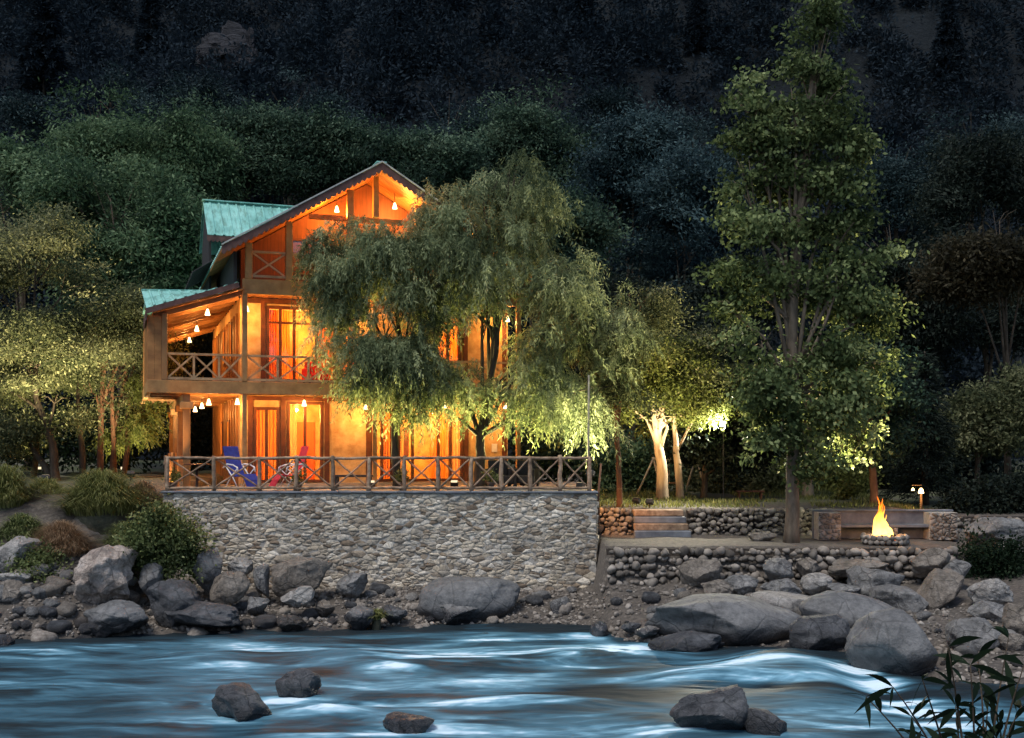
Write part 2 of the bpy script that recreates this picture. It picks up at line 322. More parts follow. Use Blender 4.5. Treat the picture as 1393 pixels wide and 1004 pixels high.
# ------------------------------------------------------------------ ground
WEX = [-40, -11.8, -8.7, -6.2, -2.5, 0, 1.9, 2.5, 4.8, 6.9, 8.0, 9.2, 14, 40]
WEY = [25.2, 25.5, 26.2, 26.9, 27.4, 27.6, 27.4, 25.2, 23.6, 22.6, 21.0, 19.9, 18.5, 18]
def sst(a, b, x):
    t = np.clip((x - a) / (b - a), 0, 1); return t * t * (3 - 2 * t)
def ground_h(X, Y):
    X = np.asarray(X, float); Y = np.asarray(Y, float)
    we = np.interp(X, WEX, WEY); d = Y - we
    left = np.interp(d, [0, 1, 2.2, 4.2, 5.6, 8, 40], [0, .75, 1.55, 2.75, 3.22, 3.35, 3.6])
    cen = np.interp(d, [0, 1.2, 2.6, 40], [0, .32, .6, .6])
    frac = np.clip(d / np.maximum(28.3 - we, .5), 0, 1)
    right = np.where(Y < 28.3, frac ** 1.25 * 1.0, np.interp(Y, [28.3, 28.62, 32.3, 32.55, 38, 45], [1.0, 1.84, 1.88, 2.62, 2.78, 3.0]))
    far_r = np.interp(d, [0, 3, 8, 11, 14, 30], [0, .4, .95, 1.65, 2.4, 3.0])
    right = right + (far_r - right) * sst(11.2, 13.0, X)
    wl = sst(-9.75, -9.45, X); wr = sst(2.2, 2.36, X)
    h = left * (1 - wl) + cen * wl * (1 - wr) + right * wr
    back = sst(44.5, 46, Y); h = h * (1 - back) + (3.3 + (Y - 45) * .08) * back
    h = np.where(d < 0, -.12 - .55 * np.clip(-d / 2.0, 0, 1), h)
    near = (9.0 - Y) * .32; h = np.where(Y < 11, np.maximum(h, near), h)
    P = np.stack([X * .9, Y * .9, 0 * X], -1); sh = P.shape[:-1]
    n = fbm(P.reshape(-1, 3), 4).reshape(sh)
    amp = .10 * np.clip((d + .2) / .6, 0, 1); amp = np.where((X > 2.3) & (Y > 28.4), .025, amp)
    return h + n * amp
def gz(x, y): return float(ground_h(np.array([x]), np.array([y]))[0])
def grid_mesh(name, xs, ys, hf, mat, smooth=True, attrf=None, attr='tint'):
    X, Y = np.meshgrid(xs, ys); Z = hf(X, Y); V = np.stack([X, Y, Z], -1).reshape(-1, 3)
    nx, ny = len(xs), len(ys); i = np.arange(nx * ny).reshape(ny, nx)
    Fq = np.stack([i[:-1, :-1], i[:-1, 1:], i[1:, 1:], i[1:, :-1]], -1).reshape(-1, 4)
    return np_mesh(name, V, Fq, mat, None, None if attrf is None else attrf(X, Y).ravel(), smooth, attr)

def ground_material():
    m, nt, b, out = new_mat('ground_soil')
    tc = N(nt, 'ShaderNodeTexCoord')
    n1 = N(nt, 'ShaderNodeTexNoise', i_Scale=.7, i_Detail=8, i_Roughness=.65); nt.links.new(tc.outputs['Object'], n1.inputs['Vector'])
    n2 = N(nt, 'ShaderNodeTexNoise', i_Scale=9, i_Detail=6, i_Roughness=.7); nt.links.new(tc.outputs['Object'], n2.inputs['Vector'])
    soil = ramp(nt, n2.outputs[0], [(.3, (.04,.033,.027)), (.55, (.10,.083,.067)), (.75, (.20,.17,.14))])
    moss = ramp(nt, n2.outputs[0], [(.3, (.03,.04,.015)), (.7, (.10,.11,.04))])
    at = N(nt, 'ShaderNodeAttribute', attribute_name='tint')
    ad = N(nt, 'ShaderNodeMath', operation='MULTIPLY'); nt.links.new(at.outputs['Fac'], ad.inputs[0])
    r = ramp(nt, n1.outputs[0], [(.35, (.2,.2,.2)), (.6, (1,1,1))]); nt.links.new(r.outputs[0], ad.inputs[1])
    mx = N(nt, 'ShaderNodeMix', data_type='RGBA'); nt.links.new(ad.outputs[0], mx.inputs[0]); nt.links.new(soil.outputs[0], mx.inputs[6]); nt.links.new(moss.outputs[0], mx.inputs[7])
    nt.links.new(mx.outputs[2], b.inputs['Base Color']); b.inputs['Roughness'].default_value = .95
    bp = N(nt, 'ShaderNodeBump', i_Strength=.7, i_Distance=.05); nt.links.new(n2.outputs[0], bp.inputs['Height']); nt.links.new(bp.outputs[0], b.inputs['Normal'])
    return m
M['ground'] = ground_material()
xs = np.concatenate([np.arange(-120, -20, 5), np.arange(-20, 18, .22), np.arange(18, 121, 5)])
ys = np.concatenate([np.arange(-30, 14, 2), np.arange(14, 46, .22), np.arange(46, 61, 2)])
def grassy(X, Y): return np.clip(sst(33, 35.5, Y) * sst(2.5, 5, X) + sst(30, 34, Y) * sst(-9.5, -12, X) * .9 + sst(46, 50, Y), 0, 1)
tag(grid_mesh('ground', xs, ys, ground_h, M['ground'], attrf=grassy), kind='structure')
def hill_h(X, Y):
    t = np.clip(Y - 50, 0, None); base = 3.2 + t * .42 + np.clip(t - 10, 0, None) * .50
    n = fbm(np.stack([X * .05, Y * .05, 0 * X], -1).reshape(-1, 3), 5).reshape(X.shape)
    n2 = fbm(np.stack([X * .35, Y * .35, 0 * X + 5], -1).reshape(-1, 3), 4).reshape(X.shape)
    return base - .8 * (1 - sst(50, 56, Y)) + (n * 5 + n2 * .8) * sst(50, 75, Y)
M['hill'] = noise_mat('dark_hillside', (.003,.006,.008), (.006,.010,.013), .5, .95, 1.0, .6, c3=(.010,.015,.019), detail=10, fine=1.2)  # bluish soil colour instead of haze, as on the scrub
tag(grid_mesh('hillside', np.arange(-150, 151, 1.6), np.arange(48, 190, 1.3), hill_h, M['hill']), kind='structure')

# ------------------------------------------------------------------ river: silky surface with standing waves and foam
def pxg(px, py): p = F * HC / (py - HY); return ((px - CX) / F * p, p)
FOAM = [(600,897,70,6,.6),(560,903,50,5,.75),(530,911,34,4,.7),(505,917,26,4,.5),(700,915,60,4,.5),(500,935,60,4,.45),(650,1000,120,5,.4),(330,905,50,5,.45),(420,900,60,4,.4),(640,893,80,9,.75),(480,880,70,8,.6),(270,900,60,7,.65),(100,882,110,8,.5),(50,893,60,6,.5),
        (235,957,60,7,.5),(440,968,60,7,.7),(560,958,120,7,.5),(720,960,110,8,.55),(480,997,110,6,.75),(860,893,70,8,.7),(770,890,70,9,.75),
        (720,905,90,8,.5),(915,925,60,7,.55),(1010,915,80,16,.5),(1240,955,35,35,.7),(1140,985,160,14,.55),(60,930,110,9,.3),(160,985,150,10,.3),
        (640,925,160,8,.35),(345,880,70,6,.45),(700,872,80,5,.45),(900,880,60,5,.4),(620,985,90,10,.4),(820,985,120,10,.35),(1080,905,60,8,.4),(1180,915,50,7,.6),
        (400,948,25,6,.8),(370,925,60,5,.4),(1000,1000,120,10,.4)]
DARK = [(850,945,110,10,.8),(430,915,90,7,.5),(300,870,200,5,.5),(900,858,200,5,.6),(1130,935,60,14,.25),(640,945,120,6,.3),(120,950,70,8,.3)]
BUMP = [(590,900,110,10,.07),(480,893,60,8,.16),(270,898,70,8,.12),(770,893,80,9,.14),(880,897,60,8,.14),(1070,908,95,20,.30),(1190,935,40,22,-.18),(1010,935,70,10,-.12),(960,925,80,12,.15),(720,958,120,10,.12),(440,970,70,8,.14)]
FOAM += [(1190,925,24,26,.28),(1230,945,40,20,.4),(990,905,60,8,.28),(1100,935,80,16,.22),(1270,975,60,14,.5),(300,962,50,5,.8),(285,985,60,5,.6),(378,952,35,6,.8),(350,962,40,5,.6),(530,998,50,5,.7),(900,990,60,5,.6),(930,1000,60,5,.6),(790,866,30,4,.6),(868,886,40,5,.6),(1010,893,30,4,.5),(640,872,40,3,.5),(1160,915,40,5,.5)]
def blob_sum(lst, X, Y):
    s = 0 * X
    for px, py, rx, ry, a in lst:
        cx, cy = pxg(px, py); sx = rx / F * cy; sy = ry * cy / (py - HY)
        s = s + a * np.exp(-((X - cx) / sx) ** 2 - ((Y - cy) / sy) ** 2)
    return s
def streak(X, Y, seed=0):
    w = fbm(np.stack([X * .25, Y * .35, 0 * X + seed], -1).reshape(-1, 3), 3).reshape(X.shape)
    return fbm(np.stack([X * .38 + w * .5, Y * 2.6 + w * 2.2, 0 * X + seed + 3], -1).reshape(-1, 3), 5, .55).reshape(X.shape)
def water_h(X, Y):
    n = fbm(np.stack([X * .35, Y * .9, 0 * X + 9], -1).reshape(-1, 3), 3).reshape(X.shape)
    return blob_sum(BUMP, X, Y) + n * .05 + streak(X, Y, 2) * .022
def water_foam(X, Y):
    s = streak(X, Y, 0); s2 = streak(X * 1.7, Y * 1.5, 11)
    f = .29 + .11 * s + .08 * s2 + .05 * streak(X * 2.2, Y * 3.2, 23) + blob_sum(FOAM, X, Y) * np.clip(.50 + .75 * s, .05, 1.1) - blob_sum(DARK, X, Y) * .5
    w_ = streak(X * .8, Y * .6, 31); T = fbm(np.stack([X * .75 + w_ * .6 + Y * .35, Y * 1.25 + w_ * .5, 0 * X + 41], -1).reshape(-1, 3), 4, .5).reshape(X.shape)
    f = f + .23 * T
    fz = fbm(np.stack([X * 4.5 + w_, Y * 9.0, 0 * X + 55], -1).reshape(-1, 3), 3, .6).reshape(X.shape)
    f = f + .13 * fz * np.clip((f - .38) * 3, 0, 1)
    we = np.interp(X, WEX, WEY); f = f - .32 * sst(1.6, .3, we - Y)
    return np.clip(f, 0, 1.2)
def water_material():
    m, nt, b, out = new_mat('river_water')
    at = N(nt, 'ShaderNodeAttribute', attribute_name='foam')
    r = ramp(nt, at.outputs['Fac'], [(.0, (.016,.024,.029)), (.20, (.026,.058,.078)), (.44, (.060,.148,.20)), (.72, (.20,.39,.49)), (1.0, (.64,.78,.85))])
    nt.links.new(r.outputs[0], b.inputs['Base Color'])
    rr = ramp(nt, at.outputs['Fac'], [(.1, (.48,.48,.48)), (.7, (.75,.75,.75))]); nt.links.new(rr.outputs[0], b.inputs['Roughness'])
    b.inputs['IOR'].default_value = 1.25; b.inputs['Specular IOR Level'].default_value = .14
    tc = N(nt, 'ShaderNodeTexCoord'); mp = N(nt, 'ShaderNodeMapping'); mp.inputs['Scale'].default_value = (.6, 3.2, 1); nt.links.new(tc.outputs['Object'], mp.inputs[0])
    no = N(nt, 'ShaderNodeTexNoise', i_Scale=1.4, i_Detail=5); nt.links.new(mp.outputs[0], no.inputs['Vector'])
    bp = N(nt, 'ShaderNodeBump', i_Strength=.35, i_Distance=.06); nt.links.new(no.outputs[0], bp.inputs['Height']); nt.links.new(bp.outputs[0], b.inputs['Normal'])
    return m
wxs = np.concatenate([np.arange(-60, -14, 2), np.arange(-14, 12, .05), np.arange(12, 61, 2)])
wys = np.concatenate([np.arange(6, 15, .5), np.arange(15, 28.5, .03)])
tag(grid_mesh('river_water', wxs, wys, water_h, water_material(), attrf=water_foam, attr='foam'), kind='structure')

# ------------------------------------------------------------------ boulders
def ico(n):
    bm = bmesh.new(); bmesh.ops.create_icosphere(bm, subdivisions=n, radius=1); bm.verts.ensure_lookup_table()
    v = np.array([p.co[:] for p in bm.verts]); f = np.array([[q.index for q in t.verts] for t in bm.faces]); bm.free(); return v, f
ICO = {k: ico(k) for k in (1, 2, 3, 4, 5)}
def rock_verts(seed, sub=4, planes=7, rough=.10, cut=.72):
    r = np.random.default_rng(seed); v = ICO[sub][0].copy()
    low = vnoise(v * 1.1 + seed * 3.7); v = v * (1 + .22 * low)[:, None]
    for k in range(planes):
        n = r.normal(size=3); n /= np.linalg.norm(n); d = cut * r.uniform(.9, 1.25)
        ex = np.clip(v @ n - d, 0, None); v = v - ex[:, None] * n * .94
    nrm = v / np.linalg.norm(v, axis=1)[:, None]
    v = v + nrm * (fbm(v * 2.3 + seed, 4) * rough)[:, None]
    if sub > 3: v = v - nrm * (np.clip(.16 - np.abs(fbm(v * 1.9 + seed * 1.3, 3)), 0, 1) * rough * 1.6)[:, None] + nrm * (fbm(v * 9 + seed, 3) * rough * .16)[:, None]
    return v
def boulder(name, px, py, w, h, Y, mat, label, ang=0, depth=1.0, seed=None, planes=13, rough=.085, sub=5, cut=.66, group='boulders along the river', sink=1.35, cat='boulder', flat=None):
    seed = seed if seed is not None else int(px * 7 + py)
    v = rock_verts(seed, sub, planes, rough, cut)
    m = np.max(np.abs(v), axis=0); v = v / m
    if flat: v[:, 2] = np.where(v[:, 2] > 0, np.abs(v[:, 2]) ** flat * np.sign(v[:, 2]), v[:, 2])
    k = Y / F; a = math.radians(ang)
    v = v * np.array([w / 2 * k, (w * .5 + h * .5) / 2 * k * depth, h / 2 * k])
    v[:, 2] = np.where(v[:, 2] < 0, v[:, 2] * sink, v[:, 2])
    x = v[:, 0] * math.cos(a) - v[:, 2] * math.sin(a); z = v[:, 0] * math.sin(a) + v[:, 2] * math.cos(a)
    v = np.stack([x, v[:, 1], z], -1)
    c = W(px, py, Y)
    o = np_mesh(name, v, ICO[sub][1], M[mat], None, None, True); o.location = c
    return tag(o, label, cat, group)
BL = [
 # left bank
 (22,755,66,52,27.6,'paleboulder','pale rounded boulder under the hanging shrubs at the far left of the bank',0,{}),
 (146,787,104,86,27.2,'pinkboulder','big pinkish boulder tilted up on end, brightest rock of the bank',32,dict(rough=.16,planes=10,cut=.62,sub=5)),
 (120,724,66,38,29.2,'brownboulder','brownish rock bedded in the slope just above the dry red grass',-12,{}),
 (84,783,66,52,27.9,'pinkboulder','pale boulder with green creeper over its top',-25,{}),
 (62,818,44,42,26.9,'boulder','grey boulder below the creeper patch',20,{}),
 (158,840,96,48,26.3,'smooth','broad bluish grey boulder standing at the water below the tilted pinkish one',5,{}),
 (235,815,74,54,26.9,'wetboulder','dark humped boulder between the leafy bush and the water',-5,{}),
 (278,838,118,38,26.5,'wetboulder','long flat dark slab lying at the water left of the pebbles',-6,{}),
 (284,768,44,60,28.3,'boulder','tall rounded grey boulder leaning on the left foot of the stone wall',12,{}),
 (314,798,50,52,27.8,'brownboulder','squat grey brown boulder in front of the tall rounded one',-30,{}),
 (328,771,36,26,28.6,'paleboulder','small pale boulder perched against the wall',0,{}),
 (408,779,88,54,28.7,'brownboulder','largest brown boulder against the left half of the stone wall',4,dict(planes=15)),
 (356,786,24,42,28.5,'boulder','narrow upright rock wedged beside the largest brown boulder',8,{}),
 (480,793,46,34,28.8,'boulder','rounded grey boulder at the wall right of the largest brown one',0,{}),
 (404,812,50,26,27.6,'paleboulder','pale flat rock on the pebbles below the brown boulder',12,{}),
 (396,846,44,22,26.9,'brownboulder','low flat stone with its edge in the water',0,{}),
 (488,838,46,32,27.1,'smooth','smooth bluish egg shaped boulder at the water beside a grass tuft',0,dict(planes=2)),
 (535,833,40,24,27.4,'wetboulder','dark wet boulder right of the egg shaped one',-8,{}),
 (636,812,146,60,28.4,'smooth','largest low dome of rock bulging out of the foot of the stone wall',4,dict(planes=3,rough=.05,sub=5)),
 (624,828,76,34,27.7,'boulder','dark wedge of rock lying in front of the low dome',10,{}),
 (762,825,34,28,28.4,'boulder','round grey stone on the gravel under the right half of the wall',0,{}),
 (655,867,52,14,26.0,'wetboulder','flat stone barely rising out of the shallows in midstream',0,{}),
 (817,858,30,28,25.9,'smooth','small round bluish boulder standing alone in the shallows',0,dict(planes=3)),
 (838,820,34,28,28.6,'boulder','grey stone right of the wall corner, the larger of a pair',0,{}),
 (815,822,30,24,28.9,'brownboulder','brown stone at the wall corner, the smaller of a pair',0,{}),
 (22,786,50,20,27.0,'paleboulder','thin pale slab below the pale rounded boulder',-10,{}),
 (14,806,44,34,26.6,'brownboulder','brown boulder at the water line by the left picture edge',0,{}),
 (4,876,28,26,24.6,'wetboulder','black boulder in the water cut by the left picture edge',0,{}),
 (205,785,34,40,27.6,'boulder','grey rock tucked in between the pinkish boulder and the leafy bush',0,{}),
 (440,826,30,22,27.8,'brownboulder','little brown rock on the pebbles behind the egg shaped boulder',0,{}),
 (350,822,34,22,27.6,'boulder','low grey rock among pebbles right of the dark slab',0,{}),
 # river
 (330,958,92,62,17.9,'wetboulder','wet black boulder with a sloping top, largest of the midstream rocks',-24,dict(sub=5)),
 (404,930,64,44,19.6,'wetboulder','wet boulder with water spilling over it behind the sloping black one',-6,{}),
 (556,985,74,32,17.2,'wetboulder','low rounded wet rock in the near water between two bigger ones',0,{}),
 (968,966,114,66,17.3,'wetboulder','angular dark boulder with a pale crest in the near water',14,dict(planes=10,sub=5)),
 (1042,986,74,40,17.0,'wetboulder','low dark rock touching the right side of the angular boulder',-16,{}),
 # right bank
 (978,840,236,72,25.2,'smooth','huge whale backed boulder, longest rock of the right bank',-3,dict(planes=4,rough=.05,sub=5)),
 (1080,828,120,42,26.0,'paleboulder','pale smooth rock showing behind the whale backed boulder',-8,dict(planes=4,rough=.05)),
 (1165,838,160,62,25.2,'smooth','broad smooth slab of rock right of the whale backed one',-10,dict(planes=4,rough=.06,sub=5)),
 (1118,860,98,54,23.9,'wetboulder','round boulder with a pale dry cap and dark wet foot',6,{}),
 (1216,880,128,106,21.9,'smooth','largest dark rounded block at the water, nearest of the right bank',-10,dict(planes=9,cut=.7,rough=.06)),
 (1322,872,80,72,22.6,'boulder','blunt grey boulder behind the overhanging leaves',8,dict(planes=8)),
 (940,874,118,28,24.0,'wetboulder','long low mossy rock lying in the water before the whale backed boulder',-2,{}),
 (1190,793,80,46,27.0,'boulder','rounded boulder under the fire ring with a dark shaded belly',-4,dict(planes=6,cut=.74)),
 (1226,818,84,46,26.2,'boulder','oval boulder tilted down to the right beside a reddish one',-22,dict(planes=6,cut=.74)),
 (1280,802,48,84,26.3,'brownboulder','reddish boulder tipped up like a wedge',-38,dict(planes=15)),
 (950,780,66,46,28.0,'brownboulder','squarish brown boulder bedded in the bare earth bank',0,dict(planes=16)),
 (1010,795,52,26,27.4,'boulder','rounded stone right of the squarish brown boulder',0,{}),
 (975,799,44,22,27.2,'brownboulder','low brown stone at the foot of the squarish boulder',0,{}),
 (1112,793,48,28,27.2,'paleboulder','pale egg shaped stone below the cobble wall',0,dict(planes=3)),
 (1062,799,56,26,27.0,'boulder','flat topped stone between two paler stones below the cobble wall',0,{}),
 (1150,803,48,22,26.7,'boulder','low stone right of the pale egg shaped one',0,{}),
 (1170,771,96,22,28.0,'brownboulder','long flat rock lying along the foot of the cobble wall',-3,{}),
 (1352,805,70,40,25.6,'paleboulder','pale boulder beside the dark bush',-10,{}),
 (1345,832,60,28,24.6,'boulder','grey slab below the pale boulder near the dark bush',5,{}),
 (1384,842,40,44,23.6,'brownboulder','rust coloured boulder cut by the right picture edge',0,{}),
 (1352,722,90,44,29.6,'boulder','broad low boulder on the bank top behind the dark bush',0,{}),
 (1364,750,56,32,29.2,'paleboulder','whitest rounded boulder, above the dark bush',0,dict(planes=2,rough=.04)),
 (1262,764,56,36,27.9,'brownboulder','brown boulder at the right end of the cobble wall',15,{}),
 (1300,775,42,30,27.3,'boulder','grey boulder right of the brown one at the end of the cobble wall',0,{}),
 (1060,776,46,34,27.8,'boulder','grey boulder leaning into the middle of the cobble wall',10,{}),
 (1100,770,36,26,28.0,'brownboulder','brownish stone in the cobble wall foot above the pale egg shaped one',0,{}),
 (1265,860,40,26,24.4,'boulder','small grey boulder on the gravel behind the largest dark block',0,{}),
 (1372,872,44,30,22.4,'brownboulder','brown stone half hidden by leaves right of the blunt grey boulder',0,{}),
 (880,858,36,16,25.0,'paleboulder','pale little stone in the shallows left of the mossy rock',0,{}),
 (858,852,30,14,25.4,'wetboulder','dark little stone in the shallows beside the pale one',0,{}),
 (905,842,30,14,25.8,'paleboulder','tiny pale stone at the left end of the whale backed boulder',0,{}),
]
for px, py, w, h, Y, mt, lab, ang, kw in BL: boulder('boulder', px, py, w, h, Y, mt, lab, ang, **kw)

# loose cobbles, individually, on the banks
cob = []
for k in range(6):
    v = rock_verts(500 + k, 3, 4, .06); v = v / np.max(np.abs(v), axis=0) * np.array([1, .85, .62])
    o = np_mesh('cobble', v, ICO[3][1], M[['boulder','brownboulder','paleboulder','boulder','cobble','wetboulder'][k]], None, np.full(len(v), .6), True); cob.append(o)
rc = random.Random(3); placed = []; used = set(); n = 0
zones = [(-12.6,-9.3,95),(-9.4,2.2,115),(2.4,11.5,85)]
for x0, x1, cnt in zones:
    k = 0
    while k < cnt:
        x = rc.uniform(x0, x1); we = float(np.interp(x, WEX, WEY))
        d = rc.uniform(-.15, 2.4 if x < 2.3 else 5.0); y = we + d
        if y > 28.1 and x > 2.3: continue
        if x > 9.46 / 1 * y / 20: pass
        if abs(x / y) > .47: continue
        j = rc.randrange(6); r = rc.choice([.09,.12,.15,.19,.24,.31] if x < -9.4 else [.07,.09,.12,.16,.2,.27]) * rc.uniform(.8, 1.2)
        o = cob[j] if j not in used else cob[j].copy()
        if j in used: link(o)
        used.add(j); o.location = (x, y, gz(x, y) + r * .25); o.scale = (r, r, r); o.rotation_euler = (rc.uniform(-.3,.3), rc.uniform(-.3,.3), rc.uniform(0, 6.3))
        if x < -9.5: tag(o, 'fist to head sized cobble lying among the boulders left of the stone wall', 'stone', 'cobbles left of the stone wall')
        elif x < 2.3: tag(o, 'loose cobble on the gravel strip below the stone wall', 'stone', 'cobbles below the stone wall')
        else: tag(o, 'loose cobble between the big boulders below the fire pit', 'stone', 'cobbles on the right bank')
        k += 1
def scatter_rocks(name, pts, radii, mat, parent=None, sub=1, flat=.7):
    fc = ICO[sub][1]; var = [rock_verts(700 + q, sub, 7, .05, .66) for q in range(12)]; n = len(pts); nv = len(var[0]); r = np.random.default_rng(5)
    V = np.empty((n, nv, 3))
    for i in range(n):
        q = var[i % 12] * np.array([1, r.uniform(.7, 1), r.uniform(.6, .95) * (flat / .7)]) * radii[i] * 1.12; a = r.uniform(0, 6.28); t = r.uniform(-.5, .5)
        ca, sa, ct, st_ = math.cos(a), math.sin(a), math.cos(t), math.sin(t)
        q = np.stack([q[:,0], q[:,1]*ct - q[:,2]*st_, q[:,1]*st_ + q[:,2]*ct], -1)
        V[i] = np.stack([q[:,0]*ca - q[:,1]*sa, q[:,0]*sa + q[:,1]*ca, q[:,2]], -1) + pts[i]
    Fc = (fc[None] + (np.arange(n) * nv)[:, None, None]).reshape(-1, 3)
    return np_mesh(name, V.reshape(-1, 3), Fc, mat, parent, np.repeat(r.uniform(0, 1, n), nv), sub > 2)
gp = []
while len(gp) < 6500:
    x = rng.uniform(-12, 11.8); we = float(np.interp(x, WEX, WEY)); y = we + rng.uniform(-.25, 2.6 if x < 2.3 else 6.5)
    if x > 2.3 and y > 28.2: continue
    gp.append((x, y))
gp = np.array(gp); gh = ground_h(gp[:, 0], gp[:, 1])
tag(scatter_rocks('gravel', np.column_stack([gp, gh + .01]), rng.uniform(.015, .045, len(gp)) * (1 + 1.3 * rng.random(len(gp)) ** 4), M['cobble'], sub=2), 'small grey river pebbles covering the banks between boulders', 'gravel', None, 'stuff')

# ------------------------------------------------------------------ terrace, stone wall, floor
TX0, TX1, TY, TZ = -9.5, 2.31, 30.0, 3.24
def clip(poly, a, b, c):                                   # keep a*x+b*y<=c
    out = []
    for i in range(len(poly)):
        p, q = poly[i], poly[(i+1) % len(poly)]; dp = a*p[0]+b*p[1]-c; dq = a*q[0]+b*q[1]-c
        if dp <= 0: out.append(p)
        if dp * dq < 0: t = dp/(dp-dq); out.append((p[0]+(q[0]-p[0])*t, p[1]+(q[1]-p[1])*t))
    return out
def rubble(mb_v, mb_f, mb_t, w, h, size, place, r, asp=1.55, gap=.012, deep=(.03,.09)):
    """irregular fitted stones over a w x h face; place(x,z,out) gives the 3-D point"""
    sx = size * asp; sz = size; seeds = []
    nx = int(w / sx) + 1; nz = int(h / sz) + 1
    for j in range(-1, nz + 1):
        for i in range(-1, nx + 1):
            if r.random() < .20: continue
            seeds.append(((i + .5 + r.uniform(-.6, .6) + .5 * (j % 2)) * sx, (j + .5 + r.uniform(-.5, .5)) * sz))
            if r.random() < .34: seeds.append(((i + r.random()) * sx, (j + r.random()) * sz))
    for _ in range(int(w * h * .9)):                       # larger stones among the small ones
        bx_, bz_, br = r.uniform(0, w), r.uniform(0, h), size * r.uniform(.8, 1.35)
        seeds = [q for q in seeds if ((q[0]-bx_)/asp)**2 + (q[1]-bz_)**2 > br*br] + [(bx_, bz_)]
    S = np.array(seeds)
    for i, (px, pz) in enumerate(seeds):
        if not (-.01 < px < w + .01 and -.01 < pz < h + .01): continue
        d = ((S[:, 0] - px) / asp) ** 2 + (S[:, 1] - pz) ** 2; near = np.argsort(d)[1:22]
        poly = [(max(0, px - 2*sx), max(0, pz - 2*sz)), (min(w, px + 2*sx), max(0, pz - 2*sz)), (min(w, px + 2*sx), min(h, pz + 2*sz)), (max(0, px - 2*sx), min(h, pz + 2*sz))]
        for k in near:
            qx, qz = S[k]; a = (qx - px) / asp**2; b = (qz - pz); c = a*(qx+px)/2 + b*(qz+pz)/2
            poly = clip(poly, a, b, c)
            if len(poly) < 3: break
        if len(poly) < 3: continue
        cx = sum(p[0] for p in poly)/len(poly); cz = sum(p[1] for p in poly)/len(poly)
        ch = []
        for k in range(len(poly)):                          # corner cutting rounds the stones
            p, q = poly[k], poly[(k+1) % len(poly)]
            ch += [(p[0]*.91+q[0]*.09, p[1]*.91+q[1]*.09), (p[0]*.09+q[0]*.91, p[1]*.09+q[1]*.91)]
        rad = max(math.hypot(p[0]-cx, p[1]-cz) for p in ch)
        if rad < .03: continue
        out = r.uniform(*deep); n = len(ch); base = len(mb_v); tv = r.betavariate(1.7, 1.7)
        tx_, tz_ = r.uniform(-.12, .12), r.uniform(-.12, .12)
        for s_, o_ in ((1 - gap/rad, -.03), (1 - (gap+.004)/rad, out*.55), (.88 - gap/rad, out)):
            for p in ch:
                x = cx + (p[0]-cx)*s_; z = cz + (p[1]-cz)*s_
                oo = o_ + (tx_*(x-cx) + tz_*(z-cz) + r.uniform(-.008, .008) if o_ > 0 else 0)
                mb_v.append(place(x, z, oo)); mb_t.append(tv)
        mb_v.append(place(cx, cz, out + r.uniform(0, .015))); mb_t.append(tv)
        for ring in range(2):
            for k in range(n):
                a0 = base + ring*n + k; a1 = base + ring*n + (k+1) % n
                mb_f.append((a0, a1, a1 + n)); mb_f.append((a0, a1 + n, a0 + n))
        for k in range(n): mb_f.append((base + 2*n + k, base + 2*n + (k+1) % n, base + 3*n))
rr_ = random.Random(11)
wall = empty('stone_wall', (0, TY, 0), 0, 'tall mortared rubble stone wall holding up the terrace above the river', 'stone wall')
WB = .1
core = MB().box(TX0 + .02, TX1 - .02, -.004, .5, WB - .6, TZ - .06); core.box(TX0+.02, TX0+.5, .5, 12, WB-.6, TZ-.06); core.box(TX1-.5, TX1-.02, .5, 12, WB-.6, TZ-.06)
core.build('wall_core', M['mortar'], wall)
sv, sf, st = [], [], []
rubble(sv, sf, st, TX1 - TX0, TZ - .05 - WB, .098, lambda x, z, o: (TX0 + x, -o, WB + z), rr_, 2.1, .003, (.003, .03))
np_mesh('face_stones', sv, np.array(sf), M['stone'], wall, st, False)
sv, sf, st = [], [], []
rubble(sv, sf, st, 12, TZ - .05 - WB, .2, lambda x, z, o: (TX1 + o - .02, x, WB + z), rr_)
np_mesh('side_stones', sv, np.array(sf), M['stone'], wall, st, False)
cx_ = TX0 - .03
while cx_ < TX1 - .3:
    e_ = min(TX1 + .04, cx_ + rr_.uniform(.55, 1.3)); e_ = TX1 + .04 if TX1 - e_ < .5 else e_
    MB().box(cx_, e_ - .008, -.07 - rr_.uniform(0, .03), .45, TZ - .052 - rr_.uniform(0, .02), TZ - rr_.uniform(0, .012)).build('coping', M['concrete'], wall, bevel=.015); cx_ = e_
tf = MB().box(TX0 + .01, TX1 - .01, TY + .452, TY + 14, TZ - .25, TZ - .004).build('terrace_floor', M['terrace']); tag(tf, kind='structure')

